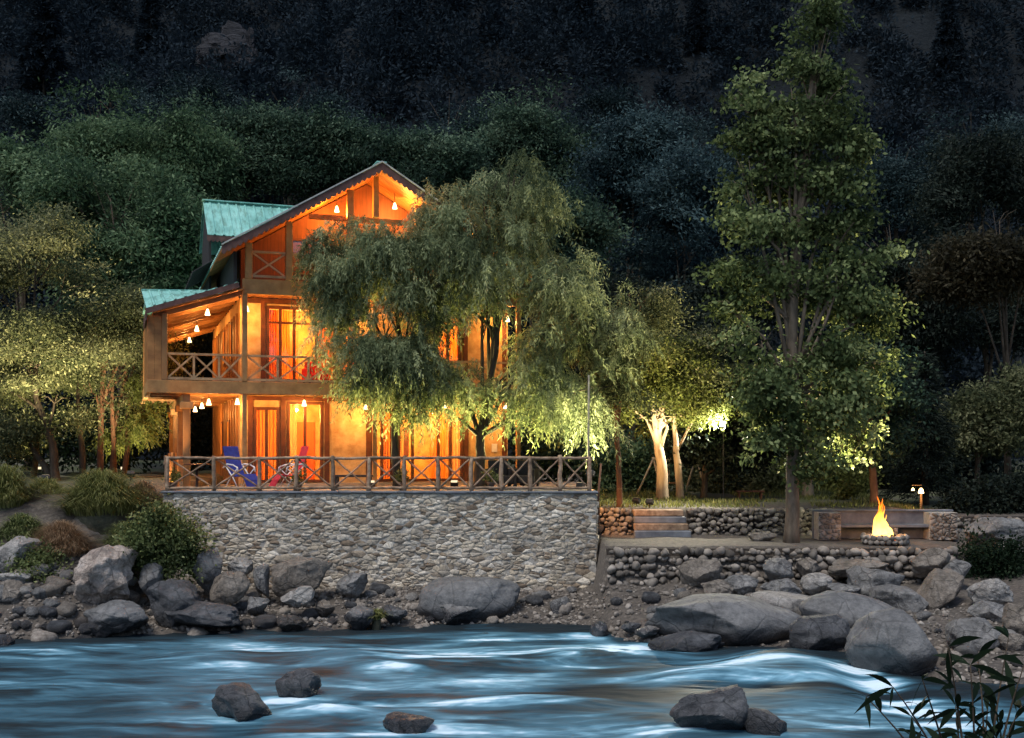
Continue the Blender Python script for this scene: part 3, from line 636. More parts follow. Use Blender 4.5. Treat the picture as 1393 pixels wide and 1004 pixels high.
# ------------------------------------------------------------------ the house
TH = math.radians(19.7); C0 = W(333, 612, 32.0); HB = TZ
house = empty('house', (C0.x, C0.y, HB), TH, 'three storey timber lodge with green metal roofs and glowing orange rooms', 'house')
def hw(u, v, z): return Vector((C0.x + u*math.cos(TH) - v*math.sin(TH), C0.y + u*math.sin(TH) + v*math.cos(TH), HB + z))
HWD, FV, HBK = 8.55, 1.3, 11.0          # width, facade setback, back
S1, S2 = 3.08, 6.08                     # first floor, attic floor
RU, RZ, RS = 3.88, 9.58, .594           # ridge
def roof_z(u): return RZ - abs(u - RU) * RS
openings = [(.40,1.17,.12,2.42),(1.39,2.50,.12,2.60),(4.0,4.72,.12,2.42),(4.86,7.03,.12,2.60),
            (.78,2.90,3.2,5.5),(3.02,3.52,3.2,5.5),(6.1,6.95,3.9,5.5)]
def wall_with_holes(u0, u1, z0, z1, ops, v0, v1):
    us = sorted(set([u0, u1] + [o[0] for o in ops] + [o[1] for o in ops])); mb = MB()
    for a, b in zip(us[:-1], us[1:]):
        zs = z0
        for o in sorted([o for o in ops if o[0] <= a and o[1] >= b], key=lambda o: o[2]):
            if o[2] > zs: mb.box(a, b, v0, v1, zs, o[2])
            zs = o[3]
        if z1 > zs: mb.box(a, b, v0, v1, zs, z1)
    return mb
wall_with_holes(0, HWD, 0, 2.78, [o for o in openings if o[3] < 3], FV, FV + .2).build('ground_floor_wall', M['plaster'], house)
wall_with_holes(0, HWD, S1, 5.72, [o for o in openings if o[3] > 3], FV, FV + .2).build('upper_floor_wall', M['plaster'], house)
mb = MB(); mb.box(0, .18, FV + .2, HBK, 0, 5.72); mb.box(HWD - .2, HWD, FV + .2, HBK, 0, 5.72); mb.box(0, HWD, HBK, HBK + .2, 0, 5.72)
mb.build('side_wall', M['plaster'], house)
# boards and posts over the left side wall
for v in np.arange(1.9, 10.8, .78):
    for z0, z1 in ((.02, 2.72), (S1 + .02, 5.3)):
        MB().box(-.07, -.003, v, v + .16, z0, z1).build('wall_post', M['wood'], house)
for v, z0 in ((3.0, S1 + .9), (5.4, S1 + .9), (3.8, .9), (6.2, .9)):
    f = MB().box(-.09, -.004, v + .17, v + .62, z0, z0 + 1.2).build('window', M['darkwood'], house)
    MB().box(-.10, -.091, v + .23, v + .56, z0 + .07, z0 + 1.13).build('pane', M['litpane'], f)
# inner rooms
for nm, u0, u1, z0, z1 in (('room', .19, 3.72, .04, 2.76), ('room', 3.82, HWD - .22, .04, 2.76), ('room', .19, 5.0, S1 + .03, 5.70), ('room', 5.1, HWD - .22, S1 + .03, 5.70)):
    m_ = MB(); v0, v1 = FV + .21, 4.4
    m_.box(u0, u1, v1, v1 + .06, z0, z1); m_.box(u0 - .04, u0, v0, v1, z0, z1); m_.box(u1, u1 + .04, v0, v1, z0, z1); m_.box(u0, u1, v0, v1, z0 - .03, z0); m_.box(u0, u1, v0, v1, z1, z1 + .03)
    m_.build(nm, M['plaster'], house)
def plight(name, loc, power, col, rad=.08, parent=None):
    d = bpy.data.lights.new(name, 'POINT'); d.energy = power; d.color = col; d.shadow_soft_size = rad
    o = bpy.data.objects.new(name, d); link(o); o.location = loc; o.parent = parent; return o
WARM = (1.0, .42, .10); AMBER = (1.0, .32, .045)
for u, v, z, p in ((1.9, 2.9, 2.3, 200), (5.9, 2.9, 2.3, 240), (2.1, 2.9, 5.2, 230), (6.6, 2.9, 5.2, 220)):
    plight('room_light', (u, v, z), p, (1.0, .39, .07), .15, house)
# inner doors
MB().box(2.05, 2.75, 4.33, 4.39, .05, 2.05).build('inner_door', M['door'], house)
MB().box(5.6, 6.0, 4.33, 4.39, .9, 1.9).build('inner_picture', M['darkwood'], house)
MB().box(1.4, 2.2, 4.33, 4.39, S1 + .05, 5.1).build('inner_door', M['door'], house)
# windows and doors
def curtain(name, u0, u1, z0, z1, v, mat, parent, waves=9, amp=.03):
    n = waves * 6 + 1; V = []; 
    for i in range(n):
        u = u0 + (u1 - u0) * i / (n - 1); vv = v + amp * math.sin(i / 6 * 2 * math.pi) + random.uniform(-.004, .004)
        V += [(u, vv, z0), (u, vv, z1)]
    fs = [(2*i, 2*i+2, 2*i+3, 2*i+1) for i in range(n - 1)]
    o = np_mesh(name, V, np.array(fs), mat, parent, None, True)
    return o
def glazed(u0, u1, z0, z1, mull, name='window', transom=None):
    v = FV; w = .085
    fr = MB().box(u0, u0 + w, v - .03, v + .1, z0, z1); fr.box(u1 - w, u1, v - .03, v + .1, z0, z1); fr.box(u0 + w, u1 - w, v - .03, v + .1, z1 - w, z1); fr.box(u0 + w, u1 - w, v - .03, v + .1, z0, z0 + w)
    for m in mull: fr.box(m - .04, m + .04, v - .028, v + .098, z0 + w, z1 - w)
    f = fr.build(name, M['darkwood'], house)
    if transom: MB().box(u0 + w, u1 - w, v - .02, v + .09, transom - .03, transom + .03).build('transom', M['darkwood'], f)
    MB().box(u0 + w, u1 - w, v + .03, v + .036, z0 + w, z1 - w).build('pane', M['glass'], f)
    return f
f = glazed(.40, 1.17, .12, 2.42, [.785], 'door'); curtain('curtain', .47, 1.12, .2, 2.35, FV + .17, M['curtain'], f, 6)
f = glazed(1.39, 2.50, .12, 2.60, [1.95], 'door'); curtain('curtain', 1.46, 1.72, .2, 2.5, FV + .17, M['cream'], f, 3)
f = glazed(4.0, 4.72, .12, 2.42, [4.36]); curtain('curtain', 4.42, 4.68, .2, 2.35, FV + .17, M['curtain'], f, 3)
f = glazed(4.86, 7.03, .12, 2.60, [5.35, 6.2, 6.6], 'door'); curtain('curtain', 5.95, 6.5, .2, 2.5, FV + .17, M['curtain'], f, 5); curtain('curtain', 6.66, 6.98, .2, 2.5, FV + .17, M['cream'], f, 3); curtain('curtain', 4.93, 5.1, .2, 2.5, FV + .17, M['cream'], f, 2)
f = glazed(.78, 2.90, 3.2, 5.5, [1.2, 1.62, 2.3], 'door', 5.0); curtain('curtain', .86, 1.16, 3.25, 5.4, FV + .17, M['rustcurtain'], f, 4); curtain('curtain', 2.34, 2.82, 3.25, 5.4, FV + .17, M['rustcurtain'], f, 5); curtain('curtain', 1.24, 1.5, 3.25, 5.4, FV + .17, M['curtain'], f, 3)
f = glazed(3.02, 3.52, 3.2, 5.5, [], 'door'); curtain('curtain', 3.1, 3.44, 3.25, 5.4, FV + .17, M['curtain'], f, 4)
f = glazed(6.1, 6.95, 3.9, 5.5, [6.52]); curtain('curtain', 6.18, 6.9, 3.95, 5.4, FV + .17, M['curtain'], f, 7)
for u in (.30, 1.28, 2.62, 3.92, 4.79, 7.12, HWD - .12):
    MB().box(u - .075, u + .075, FV - .05, FV - .004, .101, 2.735).build('wall_post', M['darkwood'], house)
for u in (.68, 2.99, 5.95, 7.1, HWD - .12):
    MB().box(u - .07, u + .07, FV - .05, FV - .004, S1 + .02, 5.70).build('wall_post', M['darkwood'], house)
MB().box(.05, HWD, FV - .055, FV - .006, 2.625, 2.735).build('wall_plate', M['darkwood'], house); MB().box(.05, HWD, FV - .055, FV - .006, 5.56, 5.70).build('wall_plate', M['darkwood'], house)
MB().box(8.0, 8.18, FV - .03, FV - .003, 1.05, 1.32).build('switch_box', M['whitemetal'], house)
# floor slabs, soffits and beams
for z in (S1 - .12, ):
    m_ = MB()
    for k in range(int((HWD + 2.55) / .2)): m_.cur = random.random(); u = -2.55 + k * .2; m_.box(u, u + .192, .16, FV - .01, z, z + .1)
    for k in range(13): m_.cur = random.random(); u = -2.55 + k * .2; m_.box(u, u + .192, FV - .005, HBK, z, z + .1)
    m_.build('balcony_floor', M['plank'], house)
MB().box(-2.7, HWD + .1, 0.0, .15, 2.74, S1 + .02).build('floor_beam', M['beam'], house, bevel=.01)
MB().box(-2.7, -2.56, .155, HBK, 2.76, S1 + .01).build('floor_beam', M['beam'], house, bevel=.01)
MB().box(-.06, HWD + .1, 0.0, .16, 5.66, S2 + .02).build('floor_beam', M['beam'], house, bevel=.01)
m_ = MB()
for k in range(int(HWD / .2)): m_.cur = random.random(); m_.box(k*.2, k*.2 + .19, .165, FV - .01, 5.74, 5.84)
m_.build('attic_floor', M['plank'], house)
for v in np.arange(1.2, 10.9, 1.3): MB().box(-2.55, -.02, v, v + .12, 2.72, 2.955).build('floor_joist', M['wood'], house)
MB().box(-1.72, -1.5, .16, HBK, 2.5, 2.715).build('porch_beam', M['beam'], house, bevel=.01)
for v in (.12, 3.0, 6.0, 9.0):
    c = MB().box(-1.71, -1.51, v, v + .2, 0, 2.5).build('column', M['wood'], house, bevel=.015)
    MB().box(-1.79, -1.43, v - .08, v + .28, 2.30, 2.495).build('capital', M['beam'], c, bevel=.015)
for u in (0.0, 3.85, HWD - .08):
    MB().box(u - .065, u + .065, .02, .15, 0, 2.738).build('column', M['beam'], house, bevel=.01)
    MB().box(u - .075, u + .075, -.012, .14, S1 + .022, 5.655).build('column', M['beam'], house, bevel=.01)
# left balcony: outer post, board panel, rafters, ceiling
MB().box(-2.3, -2.14, 0, .15, S1 + .022, 5.0).build('column', M['wood'], house, bevel=.01)
m_ = MB()
for k in range(36):
    m_.cur = random.random(); v = .32 + k*.3; m_.box(-2.68 - random.uniform(0, .012), -2.63, v, v + .292, S1 + .022, 4.90)
for k in range(2): m_.cur = random.random(); m_.box(-2.68 + k*.19, -2.68 + k*.19 + .185, .05, .10, S1 + .022, 4.92)
m_.build('board_panel', M['plank'], house)
CA, CB = 5.02, 5.78
def lean_z(u): return CA + (u + 2.4) / 2.4 * (CB - CA)
m_ = MB()
for k in range(55):
    m_.cur = random.random(); v = -.1 + k*.2
    m_.add([(-2.55, v, lean_z(-2.55)), (-2.55, v+.195, lean_z(-2.55)), (-.02, v+.195, lean_z(-.02)), (-.02, v, lean_z(-.02)),
            (-2.55, v, lean_z(-2.55)+.05), (-2.55, v+.195, lean_z(-2.55)+.05), (-.02, v+.195, lean_z(-.02)+.05), (-.02, v, lean_z(-.02)+.05)],
           [(0,1,2,3),(7,6,5,4),(0,4,5,1),(1,5,6,2),(2,6,7,3),(3,7,4,0)])
m_.build('porch_ceiling', M['plank'], house)
for v in np.arange(.2, 10.9, 1.05):
    MB().beam((-2.5, v, lean_z(-2.5) - .07), (-.05, v, lean_z(-.05) - .07), .09, .13).build('rafter', M['wood'], house)
# lean-to roof: corrugated green sheet
def corrugated(c00, c10, c11, c01, n, amp=.018, thick=.02, lip=None):
    """sheet over the quad c00-c10 (along the eave, ribs across) to c01-c11"""
    c00, c10, c11, c01 = map(Vector, (c00, c10, c11, c01)); nrm = (c10 - c00).cross(c01 - c00).normalized()
    if nrm.z < 0: nrm = -nrm
    prof = [(0,0),(.62,0),(.70,1),(.86,1),(.94,0)]; ts = []
    for k in range(n): ts += [((k + a) / n, b) for a, b in prof]
    ts.append((1, 0)); V = []; 
    for t, b in ts:
        p = c00.lerp(c10, t) + nrm * (amp * 2 * b); q = c01.lerp(c11, t) + nrm * (amp * 2 * b)
        V += [p, q, p - nrm * thick, q - nrm * thick]
    fs = []
    for i in range(len(ts) - 1):
        a = 4*i; b = a + 4
        fs += [(a, b, b+1, a+1), (a+2, a+3, b+3, b+2), (a, a+2, b+2, b), (a+1, b+1, b+3, a+3)]
    e = 4*(len(ts)-1); fs += [(0,1,3,2), (e, e+2, e+3, e+1)]
    m_ = MB(); m_.add(V, fs); return m_
A_ = (-2.72, -.32, 5.08); B_ = (-.2, -.32, 5.93); C_ = (-2.80, 2.3, 5.93); D_ = (-.2, 2.3, 6.02)
lr = corrugated(A_, B_, D_, C_, 9).build('lean_to_roof', M['roof'], house)
MB().beam(C_, D_, .2, .05).build('ridge_cap', M['roof'], lr)
MB().beam((-2.74, -.36, 4.99), (-.2, -.36, 5.85), .05, .15).build('bargeboard', M['fascia'], lr)
corrugated((-2.7, 2.31, 5.55), (-2.7, HBK + .2, 5.55), (-.19, HBK + .2, 6.0), (-.19, 2.31, 6.0), 26).build('lean_to_roof', M['roof'], house)
MB().box(-2.74, -2.70, -.3, 2.3, 4.75, 5.03).build('eave_board', M['fascia'], house)
MB().box(-.3, -.2, .2, 6, 5.95, 6.9).build('side_boards', M['blackwood'], house)
# main roof
OV = .75
def roof_panel(u_e, side):
    zt = roof_z(u_e)
    return corrugated((u_e, -OV, zt), (u_e, HBK + .5, zt), (RU, HBK + .5, RZ), (RU, -OV, RZ), 40)
for ue in (-.72, HWD + .4):
    r_ = roof_panel(ue, 0).build('main_roof', M['roof'], house)
    s = 1 if ue > RU else -1
    mb_ = MB()
    for k in range(58):
        mb_.cur = random.random(); v = -OV + .03 + k*.2
        if v > HBK: break
        a = (ue, v, roof_z(ue) - .10); b = (RU, v, RZ - .10)
        mb_.add([a, (a[0], v+.192, a[2]), (b[0], v+.192, b[2]), b, (a[0], v, a[2]+.05), (a[0], v+.192, a[2]+.05), (b[0], v+.192, b[2]+.05), (b[0], v, b[2]+.05)],
                [(0,1,2,3),(7,6,5,4),(0,4,5,1),(1,5,6,2),(2,6,7,3),(3,7,4,0)])
    mb_.build('soffit', M['plank'], r_)
    # scalloped bargeboard
    L = math.hypot(ue - RU, roof_z(ue) - RZ); n = int(L / .17); pts_t = []; pts_b = []
    for i in range(n * 6 + 1):
        t = i / (n * 6); u = ue + (RU - ue) * t; z = roof_z(u) + .02
        pts_t.append((u, z)); pts_b.append((u, z - .20 - .07 * abs(math.sin(math.pi * i / 6))))
    mb_ = MB()
    for i in range(n * 6):
        mb_.prism([pts_t[i], pts_t[i+1], pts_b[i+1], pts_b[i]], 'y', -OV - .045, -OV - .005)
    mb_.build('bargeboard', M['fascia'], r_)
    MB().beam((ue, -OV - .03, roof_z(ue) + .055), (RU, -OV - .03, RZ + .055), .1, .035).build('edge_trim', M['trim'], r_)
    for v in np.arange(.4, 1.3, .8): pass
MB().box(RU - .15, RU + .15, -OV, HBK + .5, RZ + .04, RZ + .075).build('ridge_cap', M['roof'], house)
# cross wing roof that faces the river
XU0, XV, XZ = -.75, 6.0, 9.54
x1 = corrugated((XU0 + .02, XV - 1.85, XZ - 1.45), (RU, XV - 1.85, XZ - 1.45), (RU, XV, XZ), (XU0, XV, XZ), 16, .016).build('wing_roof', M['roof'], house)
corrugated((RU, XV + 1.85, XZ - 1.45), (XU0, XV + 1.85, XZ - 1.45), (XU0, XV, XZ), (RU, XV, XZ), 16, .016).build('wing_roof', M['roof'], house)
MB().beam((XU0 - .02, XV, XZ + .05), (RU, XV, XZ + .05), .22, .035).build('ridge_cap', M['roof'], x1)
mb_ = MB(); n = 20
for i in range(n * 6):
    u = XU0 + 2.6 * i / (n*6); u2 = XU0 + 2.6 * (i+1) / (n*6); f_ = lambda i: XZ - 1.62 - .06 * abs(math.sin(math.pi * i / 6))
    mb_.prism([(u, XZ - 1.46), (u2, XZ - 1.46), (u2, f_(i+1)), (u, f_(i))], 'y', XV - 1.84, XV - 1.81)
mb_.build('bargeboard', M['fascia'], x1)
MB().prism([(XV - 1.5, 6.2), (XV + 1.5, 6.2), (XV + 1.5, XZ - 1.35), (XV, XZ - .15), (XV - 1.5, XZ - 1.35)], 'x', XU0 + .08, XU0 + .16).build('wing_wall', M['blackwood'], house)
corrugated((-1.25, 3.2, 6.72), (-1.25, 7.5, 6.72), (-.3, 7.5, 7.35), (-.3, 3.2, 7.35), 10).build('eave_roof', M['blackwood'], house)
# attic gable wall, railing, posts
gp_ = [(0.02, S2 - .2), (HWD - .02, S2 - .2), (HWD - .02, roof_z(HWD) - .13), (RU, RZ - .14), (.02, roof_z(0) - .13)]
mb_ = MB(); mb_.prism(gp_, 'y', FV, FV + .15); mb_.build('gable_wall', M['redwall'], house)
for u in (.12, 1.28, 3.1, 5.2, 7.0, HWD - .15):
    MB().box(u - .1, u + .1, -.01, .17, S2 + .022, roof_z(u) - .2).build('attic_post', M['beam'], house, bevel=.012)
MB().box(1.9, 6.4, .2, .34, 8.02, 8.16).build('tie_beam', M['beam'], house)
MB().box(RU - .08, RU + .08, -.02, .2, 8.165, RZ - .2).build('king_post', M['beam'], house)
for (u0, u1, z0, z1) in ((1.5, 2.5, 6.5, 7.6), (2.75, 3.75, 6.5, 8.0), (4.5, 5.5, 6.5, 8.0), (5.8, 6.8, 6.5, 7.7)):
    fr = MB(); fr.box(u0, u1, FV - .05, FV - .004, z0, z0 + .08); fr.box(u0, u1, FV - .05, FV - .004, z1 - .08, z1); fr.box(u0, u0 + .08, FV - .05, FV - .004, z0 + .08, z1 - .08); fr.box(u1 - .08, u1, FV - .05, FV - .004, z0 + .08, z1 - .08)
    fr.box((u0+u1)/2 - .03, (u0+u1)/2 + .03, FV - .048, FV - .004, z0 + .08, z1 - .08)
    f = fr.build('window', M['darkwood'], house)
    MB().box(u0 + .08, u1 - .08, FV - .02, FV - .008, z0 + .08, z1 - .08).build('pane', M['litpane'] if u0 > 2.6 else M['glass'], f)
def xrail(us, v, z0, z1, mat, name, t=.06):
    r_ = MB(); r_.beam((us[0], v, z1), (us[-1], v, z1), t*1.5, t); top = r_.build(name, mat, house)
    MB().beam((us[0], v, z0 + .06), (us[-1], v, z0 + .06), t, t*1.2).build('bottom_rail', mat, top)
    for u in us[1:-1]: MB().box(u - t/2, u + t/2, v - t/2, v + t/2, z0 + .09, z1 - .025).build('baluster', mat, top)
    for a, b in zip(us[:-1], us[1:]):
        MB().beam((a + .03, v - .012, z0 + .1), (b - .03, v - .012, z1 - .04), .04, .05).build('cross_brace', mat, top)
        MB().beam((a + .03, v + .014, z1 - .04), (b - .03, v + .014, z0 + .1), .04, .05).build('cross_brace', mat, top)
xrail([-2.14, -1.42, -.72, -.08], .07, S1 + .02, 3.86, M['railwood'], 'balcony_rail')
xrail([.08, .95, 1.85, 2.8, 3.76], .07, S1 + .02, 3.86, M['railwood'], 'balcony_rail')
xrail([3.94, 4.85, 5.75, 6.65, 7.55, HWD - .16], .07, S1 + .02, 3.86, M['railwood'], 'balcony_rail')
xrail([.22, 1.18], .08, S2 + .05, 6.9, M['railwood'], 'attic_rail'); xrail([1.38, 2.2, 3.0], .08, S2 + .05, 6.9, M['railwood'], 'attic_rail')
xrail([3.2, 4.15, 5.1], .08, S2 + .05, 6.9, M['railwood'], 'attic_rail'); xrail([5.3, 6.1, 6.9], .08, S2 + .05, 6.9, M['railwood'], 'attic_rail')
MB().box(-.0, HWD, FV - .25, FV - .002, .0, .1).build('plinth', M['terrace'], house)

# ------------------------------------------------------------------ pendant lamps
def pendant(loc, cord, power, label, group, col=WARM, s=.85):
    o = empty('pendant_lamp', loc, 0, label, 'lamp', group)
    MB().tube([(0,0,.1*s), (0,0,.1*s + cord)], .008, 6).build('cord', M['blackmetal'], o)
    MB().lathe((0,0,0), [(.02*s,.14*s),(.035*s,.12*s),(.05*s,.06*s),(.085*s,-.06*s),(.09*s,-.075*s),(.07*s,-.075*s)], 14).build('lamp_shade', M['bulb'], o, True)
    plight('lamp_light', (0, 0, -.15*s), power*1.65, col, .05, o); return o
g1 = 'lamps under the balcony roof'; g2 = 'lamps under the balcony floor'
pendant(hw(-1.0, .6, 5.12), .2, 30, 'lit bell shaped lamp under the side balcony roof, nearest of its row', g1)
pendant(hw(-1.0, 5.2, 5.12), .2, 34, 'lit bell shaped lamp under the side balcony roof, middle of its row', g1)
pendant(hw(-1.0, 9.2, 5.12), .2, 40, 'lit bell shaped lamp under the side balcony roof, deepest of its row', g1)
pendant(hw(.12, .62, 5.28), .3, 24, 'lit lamp high beside the corner post of the upper balcony', g1)
pendant(hw(2.4, .7, 5.36), .25, 30, 'lit lamp over the glazed doors of the upper balcony', g1)
pendant(hw(3.7, .6, 5.36), .25, 26, 'lit lamp on the upper balcony showing through willow leaves', g1)
pendant(hw(8.3, .6, 5.3), .3, 34, 'lit lamp at the far right corner of the upper balcony', g1)
pendant(hw(-.95, .8, 2.5), .33, 24, 'lit lamp under the balcony floor by the porch column, nearest of its row', g2)
pendant(hw(-.95, 3.6, 2.5), .33, 28, 'lit lamp under the balcony floor by the porch column, middle of its row', g2)
pendant(hw(-.95, 6.8, 2.5), .33, 34, 'lit lamp under the balcony floor by the porch column, deepest of its row', g2)
pendant(hw(-.15, .6, 2.52), .32, 24, 'lit lamp half hidden behind the tall corner post of the ground floor', g2)
pendant(hw(1.81, .6, 2.5), .34, 30, 'lit lamp before the open glazed door above the red chair', g2)
pendant(hw(3.68, .6, 2.42), .42, 30, 'lit lamp before the plain plaster wall at the willow edge', g2)
pendant(hw(6.22, .6, 2.5), .34, 40, 'lit lamp before the wide curtained doors of the ground floor', g2)
pendant(hw(8.2, .5, 2.5), .34, 30, 'lit lamp at the right end of the ground floor front', g2)
pendant(hw(2.75, .35, 8.36), .25, 95, 'bright lamp under the gable left of the king post', 'lamps in the gable', AMBER)
pendant(hw(4.55, .4, 8.6), .35, 75, 'bright lamp under the gable right of the king post', 'lamps in the gable', WARM)
pendant(hw(6.7, .5, 7.3), .3, 30, 'dim lamp in the attic behind the willow crown', 'lamps in the gable', AMBER)

# ------------------------------------------------------------------ terrace railing of rustic logs
rail = empty('log_railing', (0, TY + .14, TZ), 0, 'rustic log railing with crossed braces along the terrace edge', 'railing')
posts = [228, 291, 353, 403, 453, 502, 550, 596, 641, 682, 721, 762, 802]
PX = [(p - CX) / F * (TY + .14) for p in posts]
random.seed(5)
def logpts(a, b, n=6, w=.012):
    a = Vector(a); b = Vector(b); return [a.lerp(b, i / n) + Vector((random.uniform(-w, w), random.uniform(-w, w), random.uniform(-w, w))) for i in range(n + 1)]
def log(name, a, b, r0, r1=None):
    mb = MB(); mb.cur = random.random(); r1 = r1 or r0; n = 6
    return mb.tube(logpts(a, b, n), [r0 + (r1 - r0) * i / n for i in range(n + 1)], 8, True, .12).build(name, M['log'], rail, True)
for i, x in enumerate(PX): log('post', (x, 0, -.02), (x + random.uniform(-.01, .01), 0, .92 + random.uniform(-.02, .05)), .062, .055)
for a, b in zip(PX[:-1], PX[1:]):
    log('top_rail', (a - .05, 0, .90 + random.uniform(-.01, .01)), (b + .05, 0, .90 + random.uniform(-.01, .01)), .042, .038)
    log('bottom_rail', (a - .02, -.01, .08), (b + .02, -.01, .08 + random.uniform(-.01, .01)), .04, .036)
    log('cross_brace', (a + .05, -.045, .11), (b - .05, -.045, .86), .026, .022)
    log('cross_brace', (a + .05, .045, .86), (b - .05, .045, .11), .026, .022)
side = empty('picket_fence', (0, 0, 0), 0, 'short weathered wooden fence closing the left side of the terrace', 'fence')
for k in range(7):
    y = TY + .4 + k*.27; mb = MB(); mb.cur = random.random(); hgt = random.uniform(.85, 1.1)
    mb.beam((TX0 - .02 - k*.03, y, TZ - .1), (TX0 - .05 - k*.03, y + random.uniform(-.02, .02), TZ + hgt), .17, .04, (1, 0, 0)).build('picket', M['redbark'] if k % 3 else M['log'], side)
MB().beam((TX0 - .06, TY + .3, TZ + .75), (TX0 - .25, TY + 2.2, TZ + .75), .04, .07).build('top_rail', M['log'], side)
bp_ = W(801, 668, 30.6); t_ = tag(MB().tube([(bp_.x, bp_.y, TZ - .003), (bp_.x - .01, bp_.y, TZ + 1.5), (bp_.x, bp_.y, TZ + 3.2)], [.035, .032, .026], 8).build('bamboo_pole', M['pole'], None, True), 'tall thin bamboo pole upright in the right terrace corner', 'pole')
mb = MB(); mb.tube([(TX1 + .06, TY + .1, TZ - .9), (TX1 + .05, TY + .12, TZ - .1), (TX1 + .12, TY + .1, TZ + .75)], [.035, .03, .025], 8)
tag(mb.build('wooden_stake', M['redbark'], None, True), 'reddish stake leaning outside the right terrace corner', 'stake')

# ------------------------------------------------------------------ terrace furniture
def lounge_chair(loc, rz, mat, label):
    o = empty('folding_chair', loc, rz, label, 'chair', 'folding chairs behind the railing')   # faces +x
    def sheet(pts, w, nm):
        mb = MB()
        for (a, b) in zip(pts[:-1], pts[1:]):
            mb.add([(a[0], -w, a[1]), (b[0], -w, b[1]), (b[0], w, b[1]), (a[0], w, a[1]), (a[0]+.02, -w, a[1]-.03), (b[0]+.02, -w, b[1]-.03), (b[0]+.02, w, b[1]-.03), (a[0]+.02, w, a[1]-.03)],
                   [(0,1,2,3),(7,6,5,4),(0,4,5,1),(1,5,6,2),(2,6,7,3),(3,7,4,0)])
        return mb.build(nm, mat, o)
    sheet([(-.42, 1.22), (-.36, .98), (-.26, .7), (-.16, .46)], .27, 'backrest')
    sheet([(-.15, .44), (.1, .40), (.32, .45)], .27, 'seat')
    sheet([(.34, .44), (.46, .28), (.56, .1)], .26, 'leg_rest')
    for s in (-1, 1):
        y = s*.31
        MB().tube([(-.36, y, .62), (-.2, y, .72), (.05, y, .70), (.22, y, .64), (.26, y, .5)], .022, 8).build('armrest', M['whitemetal'], o, True)
        MB().tube([(-.3, y, .012), (-.05, y, .35), (.25, y, .62)], .016, 8).build('leg', M['whitemetal'], o, True)
        MB().tube([(.28, y, .012), (.05, y, .35), (-.30, y, .72)], .016, 8).build('leg', M['whitemetal'], o, True)
    return o
p = W(327, 612, 30.9); lounge_chair((p.x, p.y, TZ), math.radians(-35), M['blue'], 'blue folding lounge chair with white armrests behind the log railing')
p = W(396, 612, 30.9); lounge_chair((p.x, p.y, TZ), math.radians(-148), M['red'], 'crimson folding lounge chair with white armrests behind the log railing')
def armchair(loc, rz, mat, label, grp, s=1.0, cat='armchair'):
    o = empty('armchair', loc, rz, label, cat, grp)
    MB().box(-.3*s, .3*s, -.28*s, .3*s, .18*s, .42*s).build('seat', mat, o, bevel=.03)
    MB().box(-.3*s, .3*s, .302*s, .42*s, .18*s, .88*s).build('backrest', mat, o, bevel=.03)
    for q in (-1, 1): MB().box(min(q*.302, q*.4)*s, max(q*.302, q*.4)*s, -.28*s, .42*s, .16*s, .62*s).build('armrest', mat, o, bevel=.02)
    for a in (-.34, .34):
        for b in (-.24, .36): MB().box((a-.03)*s, (a+.03)*s, (b-.03)*s, (b+.03)*s, 0, .175*s).build('leg', M['blackmetal'], o)
    return o
armchair(hw(2.2, .75, S1 - .02), TH + .2, M['scarlet'], 'scarlet armchair on the upper balcony before the glazed doors', 'armchairs on the upper balcony', .85)
armchair(hw(3.45, .75, S1 - .02), TH - .2, M['scarlet'], 'scarlet armchair on the upper balcony beside the willow leaves', 'armchairs on the upper balcony', .85)
p = W(682, 0, 31.2); armchair((p.x, p.y, TZ - .004), .3, M['wicker'], 'black wicker armchair by the trunk of the forked willow', 'wicker armchairs', .95)
p = W(712, 0, 31.4); armchair((p.x, p.y, TZ - .004), -.3, M['wicker'], 'black wicker armchair nearer the terrace end', 'wicker armchairs', .95)
p = W(480, 0, 31.1)
bn = empty('low_bench', (p.x, p.y, TZ - .004), 0, 'low dark bench against the plain plaster wall', 'bench')
MB().box(-.55, .55, -.18, .18, .36, .42).build('seat', M['blackwood'], bn, bevel=.01)
for s in (-1, 1): MB().box(s*.45 - .04, s*.45 + .04, -.15, .15, 0, .358).build('leg', M['blackwood'], bn)
p = W(268, 0, 31.3)
tb = empty('round_table', (p.x, p.y, TZ - .004), 0, 'small dark round table in the corner of the porch', 'table')
MB().lathe((0,0,0), [(.36,.70),(.37,.715),(.36,.73)], 20).build('table_top', M['darkwood'], tb, True); MB().lathe((0,0,0), [(.2,0),(.2,.03),(.04,.06),(.035,.698)], 14).build('leg', M['blackmetal'], tb, True)

# ------------------------------------------------------------------ leaves and trees
def leaves(C, D, L, Wd, r, tint_base=None, Nr=None):
    """rhombic leaves at points C along directions D"""
    n = len(C); D = D / (np.linalg.norm(D, axis=1)[:, None] + 1e-9)
    R = r.normal(size=(n, 3)) if Nr is None else Nr + r.normal(0, .38, (n, 3)); S = np.cross(D, R); S /= (np.linalg.norm(S, axis=1)[:, None] + 1e-9)
    L = (L * r.uniform(.65, 1.3, n))[:, None]; w = (Wd * r.uniform(.7, 1.25, n))[:, None] * .5
    V = np.stack([C, C + D * L * .45 + S * w, C + D * L, C + D * L * .45 - S * w], 1).reshape(-1, 3)
    Fq = np.arange(4 * n).reshape(n, 4)
    t = np.clip(r.normal(.5, .2, n), 0, 1) if tint_base is None else np.clip(tint_base + r.normal(0, .12, n), 0, 1)
    return V, Fq, np.repeat(t, 4)
def unit(r, n):
    v = r.normal(size=(n, 3)); return v / np.linalg.norm(v, axis=1)[:, None]
